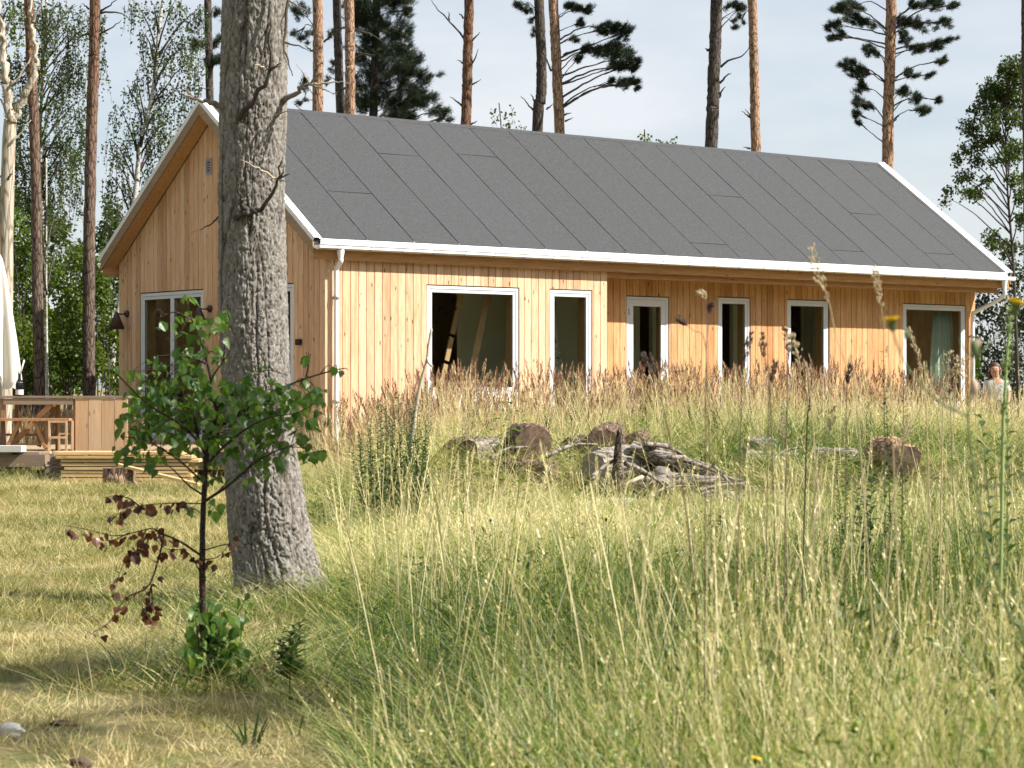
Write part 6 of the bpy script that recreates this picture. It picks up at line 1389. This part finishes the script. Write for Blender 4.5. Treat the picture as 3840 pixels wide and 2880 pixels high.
def hawkweed():
    Y = 3.8; fb = at(2290, 1659, Y); root = empty('hawkweed', (fb.x, Y, Gz(fb.x, Y) - .02), 0, 'tall hawkweed with yellow flowers and buds, nearest plant on the right', 'hawkweed'); o = root.location
    P = lambda u, v, dy=0.: at(u, v, Y) - o + Vector((0, dy, 0))
    def st(pts, r0, r1, nm='branch', n=22):
        p = smooth_path([P(*q) for q in pts], n); MB().tube(p, [r0 + (r1 - r0) * i / n for i in range(n + 1)], 8).build(nm, M['stem_green'], root); return p
    path = smooth_path([Vector((0, 0, 0)), P(2225, 1480), P(2180, 1330), P(2135, 1200), P(2118, 1110), P(2098, 980), P(2092, 900), P(2103, 770)], 40); MB().tube(path, [.0034 - .00004 * i for i in range(41)], 8).build('stem', M['stem_green'], root)
    st([(2093, 900), (2030, 868), (1985, 825), (1958, 790), (1938, 745), (1926, 706)], .0019, .0013); st([(2098, 768), (2130, 752), (2165, 712), (2183, 672)], .0018, .0013); st([(2110, 1052), (2160, 1048), (2215, 1022), (2260, 990)], .0020, .0014)
    st([(2100, 1010), (2060, 975), (2035, 960)], .0012, .0007); st([(2102, 775), (2085, 755), (2070, 732)], .0012, .0009); st([(2108, 775), (2125, 755), (2138, 730)], .0012, .0009); st([(1945, 760), (1952, 742), (1957, 728)], .0010, .0008)
    flower_head(root, P(1926, 694), .021, -.12); flower_head(root, P(2196, 658), .023, .3)
    for u, v, s, m_ in ((2104, 752, .010, 'stem_green'), (2104, 838, .0095, 'bud'), (1957, 722, .006, 'stem_green'), (2112, 742, .006, 'bud')):
        MB().lathe([(0, -s * 1.6), (s * .5, -s * 1.2), (s * .75, 0), (s * .6, s), (s * .2, s * 1.5), (0, s * 1.5)], P(u, v, -.004), 10).build('bud', M[m_], root)
hawkweed()
for (u, v, Y, lab) in ((1632, 1640, 4.6, 'small yellow flower in the grass at the bottom edge'), (1310, 1120, 12, 'tiny yellow flower in the middle of the meadow'), (1060, 1122, 14, 'whitish flower head in the middle of the meadow'), (2052, 842, 8.2, 'small lilac flower below the curtain')):
    p = at(u, v, Y); r = empty('meadow_flower', (p.x, Y, Gz(p.x, Y) - .01), 0, lab, 'flower'); l = p - r.location; MB().tube(smooth_path([Vector((.03, 0, 0)), l * .5 + Vector((.02, 0, 0)), l], 8), .0016, 6).build('stem', M['stem_green'], r)
    if 'lilac' in lab and 'lilac' not in M: M['lilac'] = simple('lilac_petal', (.36, .30, .62), .6, 0, 40, .1)
    flower_head(r, l, .013 if Y < 9 else .022, .2, 'lilac' if 'lilac' in lab else 'sill_white' if 'whitish' in lab else 'petal', 18)

def leafy_weed(label, u, vt, Y, n, ll, lw, tintr, spread=.03, name='leafy_weed', cat='weed', group=None, side=0, updir=.55, pm='weed'):
    tp = at(u, vt, Y); gz = Gz(tp.x, Y); root = empty(name, (tp.x + random.uniform(-.03, .03), Y, gz - .01), 0, label, cat, group); o = root.location; t_ = tp - o
    mb = MB(); V, T = [], []; Fs = []; off = 0; nst = 1 + side
    for s in range(nst):
        top = t_ * (1 - .13 * s * random.random()) + Vector((random.uniform(-1, 1) * spread * (s > 0) * 4, random.uniform(-1, 1) * spread * 4, 0)); b = Vector((random.uniform(-.5, .5) * spread, random.uniform(-.5, .5) * spread, 0)); path = smooth_path([b, b.lerp(top, .5) + Vector((random.uniform(-.02, .02), 0, 0)), top], 14)
        mb.tube(path, [.0042 - .0002 * i for i in range(15)], 5)
        for i in range(n):
            f = .12 + .88 * i / n; j = f * 14; k = min(int(j), 13); c = path[k].lerp(path[k + 1], j - k); a = i * 2.4 + random.uniform(-.4, .4); d = np.array([math.cos(a), math.sin(a), updir + random.uniform(-.25, .3)]); d /= np.linalg.norm(d); L_ = ll * (1.1 - .65 * f) * random.uniform(.75, 1.2); sd_ = np.cross(d, [0, 0, 1.0]); sd_ /= np.linalg.norm(sd_); nrm = np.cross(sd_, d); wv_ = sd_ * lw * L_ / ll
            c = np.array(c); q1 = c + d * L_ * .35; q2 = c + d * L_ * .7 - np.array([0, 0, L_ * .08]); q3 = c + d * L_ - np.array([0, 0, L_ * .24])
            V += [c, q1 + wv_ + nrm * lw * .3, q1, q1 - wv_ + nrm * lw * .3, q2 + wv_ * .7, q2, q2 - wv_ * .7, q3]; T += [random.uniform(*tintr)] * 8
            Fs += [(off, off + 1, off + 2), (off, off + 2, off + 3), (off + 1, off + 4, off + 2), (off + 4, off + 5, off + 2), (off + 2, off + 5, off + 3), (off + 5, off + 6, off + 3), (off + 4, off + 7, off + 5), (off + 5, off + 7, off + 6)]; off += 8
    mb.build('stem', M['stem_green'], root); link('foliage', np_mesh('foliage', np.array(V), np.array(Fs), 3, np.array(T)), root, M[pm]); return root
WG = 'dark green weeds standing in a thicket in the meadow'
for u, vt, Y in ((800, 905, 21), (818, 880, 21.5), (835, 865, 22), (848, 850, 22.3), (862, 845, 21.6), (876, 862, 22.2), (890, 880, 21.4), (905, 872, 22.5), (920, 900, 21.2), (780, 930, 21.7), (842, 900, 20.6), (868, 905, 20.8), (895, 925, 20.5), (815, 935, 20.4), (855, 880, 21)):
    leafy_weed('dark green leafy weed of the thicket right of the pine, under the wall', u, vt, Y, 44, .12, .017, (.05, .6), .06, 'tall_weed', 'weed', WG, 2)
for lab, u, vt, Y, n, ll, lw, tr_, side in (
    ('single dark weed with narrow leaves before the left end of the log heap', 1000, 915, 16, 46, .10, .013, (.05, .35), 0),
    ('goldenrod like weed with feathered leaves under the clad wall left of the widest window', 1918, 752, 9.5, 70, .085, .009, (.3, .8), 0),
    ('second goldenrod like weed, lower and just right of the other', 1945, 800, 10, 60, .08, .009, (.3, .8), 1),
    ('bushy green weed left of the orange sawn log', 1840, 960, 13, 50, .10, .016, (.2, .6), 3),
    ('broad green weed below the orange sawn log', 1880, 1010, 11, 50, .12, .020, (.2, .6), 3),
    ('green weed at the lower right of the log heap', 1560, 1100, 15, 44, .12, .02, (.3, .8), 3),
    ('light green leafy plant at the right edge before the dark bush', 2190, 880, 8, 34, .13, .024, (.8, 1.0), 1),
    ('grey green thistle between sapling and pine foot', 640, 1345, 10.0, 30, .13, .024, (.6, 1.0), 3),
    ('green weed in deep grass at bottom centre', 960, 1560, 6.4, 46, .06, .010, (.0, .35), 4)):
    leafy_weed(lab, u, vt, Y, n, ll, lw, tr_, .04, side=side)
for k, (u, vt, Y) in enumerate(((1175, 862, 29), (1240, 850, 30), (1395, 845, 30.5), (1440, 858, 29.5), (1500, 850, 30), (1550, 872, 28.5), (1600, 866, 29.5), (1690, 858, 30), (1770, 850, 30.5), (1870, 872, 29), (1010, 868, 29.5), (735, 845, 30))):
    leafy_weed(['green weed among red plumes under the right edge of the biggest window', 'green weed among red plumes under the slim window', 'green weed in the reed grass below the door', 'green weed in the reed grass just right of the door', 'taller green weed in the reed grass between door and narrow window', 'low green weed in the reed grass left of the narrow window', 'green weed in the reed grass below the narrow window', 'green weed in the reed grass left of the middle window', 'green weed in the reed grass below the middle window', 'low green weed in the reed grass left of the widest window', 'green weed in the reed grass under the left edge of the biggest window', 'green weed in the reed grass by the left downpipe'][k], u, vt, Y, 50, .12, .018, (.1, .7), .05, 'leafy_weed', 'weed', 'green weeds among the reed grass', 3)
for lab, u, v, Y in (('young shoot with big light green lobed leaves under the biggest window', 1125, 828, 24), ('smaller light green lobed shoot left of the other', 1078, 850, 24.4)):
    leafy_weed(lab, u, v, Y, 12, .17, .05, (.8, 1.0), .05, 'fig_like_shoot' if False else 'leafy_shoot', 'shoot', None, 1, .15, 'under_leaf')
# little things lying on the lawn
for lab, u, v, Y, n, h in (('tuft of broad iris like leaves in the mown grass', 545, 1605, 8.3, 7, .17), ('pair of narrow upright leaves in the mown grass', 640, 1580, 8.6, 4, .14)):
    p = at(u, v, Y); r_ = np_mesh('leaf_tuft', *blades(n, (h * .6, h), .03, .020 if n > 5 else .012, .25, .2, (.1, .3), 5)[:2], 3, np.full(n * 11, .25)); o = link('leaf_tuft', r_, None, M['weed']); o.location = (p.x, Y, Gz(p.x, Y) - .005); setp(o, lab, 'leaf tuft')
def lump(name, label, cat, u, v, r, sc_, mat, seed):
    Y = 1.3 / ((v * K - HZ) / F); p = at(u, v, Y); bm = bmesh.new(); bmesh.ops.create_icosphere(bm, subdivisions=3, radius=r)
    for q in bm.verts: q.co *= 1 + .45 * (float(vnoise(np.array([q.co.x / r * 1.3 + seed]), np.array([q.co.y / r * 1.3 + q.co.z / r * 2]), seed)[0]) - .5)
    me = bpy.data.meshes.new(name); bm.to_mesh(me); bm.free(); o = link(name, me, None, mat); o.scale = sc_; o.location = (p.x, Y, Gz(p.x, Y) + r * sc_[2] * .55); return setp(o, label, cat)
lump('stone', 'pale stone lying in the lawn at the lower left edge', 'stone', 18, 1588, .045, (1.3, 1, .75), M['foam'], 3)
lump('pine_cone', 'dark pine cone on the mown grass at the bottom edge', 'pine cone', 172, 1648, .028, (1.3, 1, .9), M['head_brown'], 8)
lump('bark_chip', 'flat piece of bark lying on the mown grass', 'bark chip', 135, 1562, .04, (1.5, .8, .35), M['stump_bark'], 12)
me, V_, F_ = LEAFS[2]; fl = link('fallen_leaf', me, None, M['sap_brown']); fl.material_slots[0].link = 'OBJECT'; fl.material_slots[0].material = M['sap_brown']; p = at(572, 1452, 10.2); fl.location = (p.x, 10.2, .05); fl.scale = (.09, .16, .09); fl.rotation_euler = (1.2, .3, .8); setp(fl, 'curled dry brown leaf in the grass right of the sapling', 'leaf')
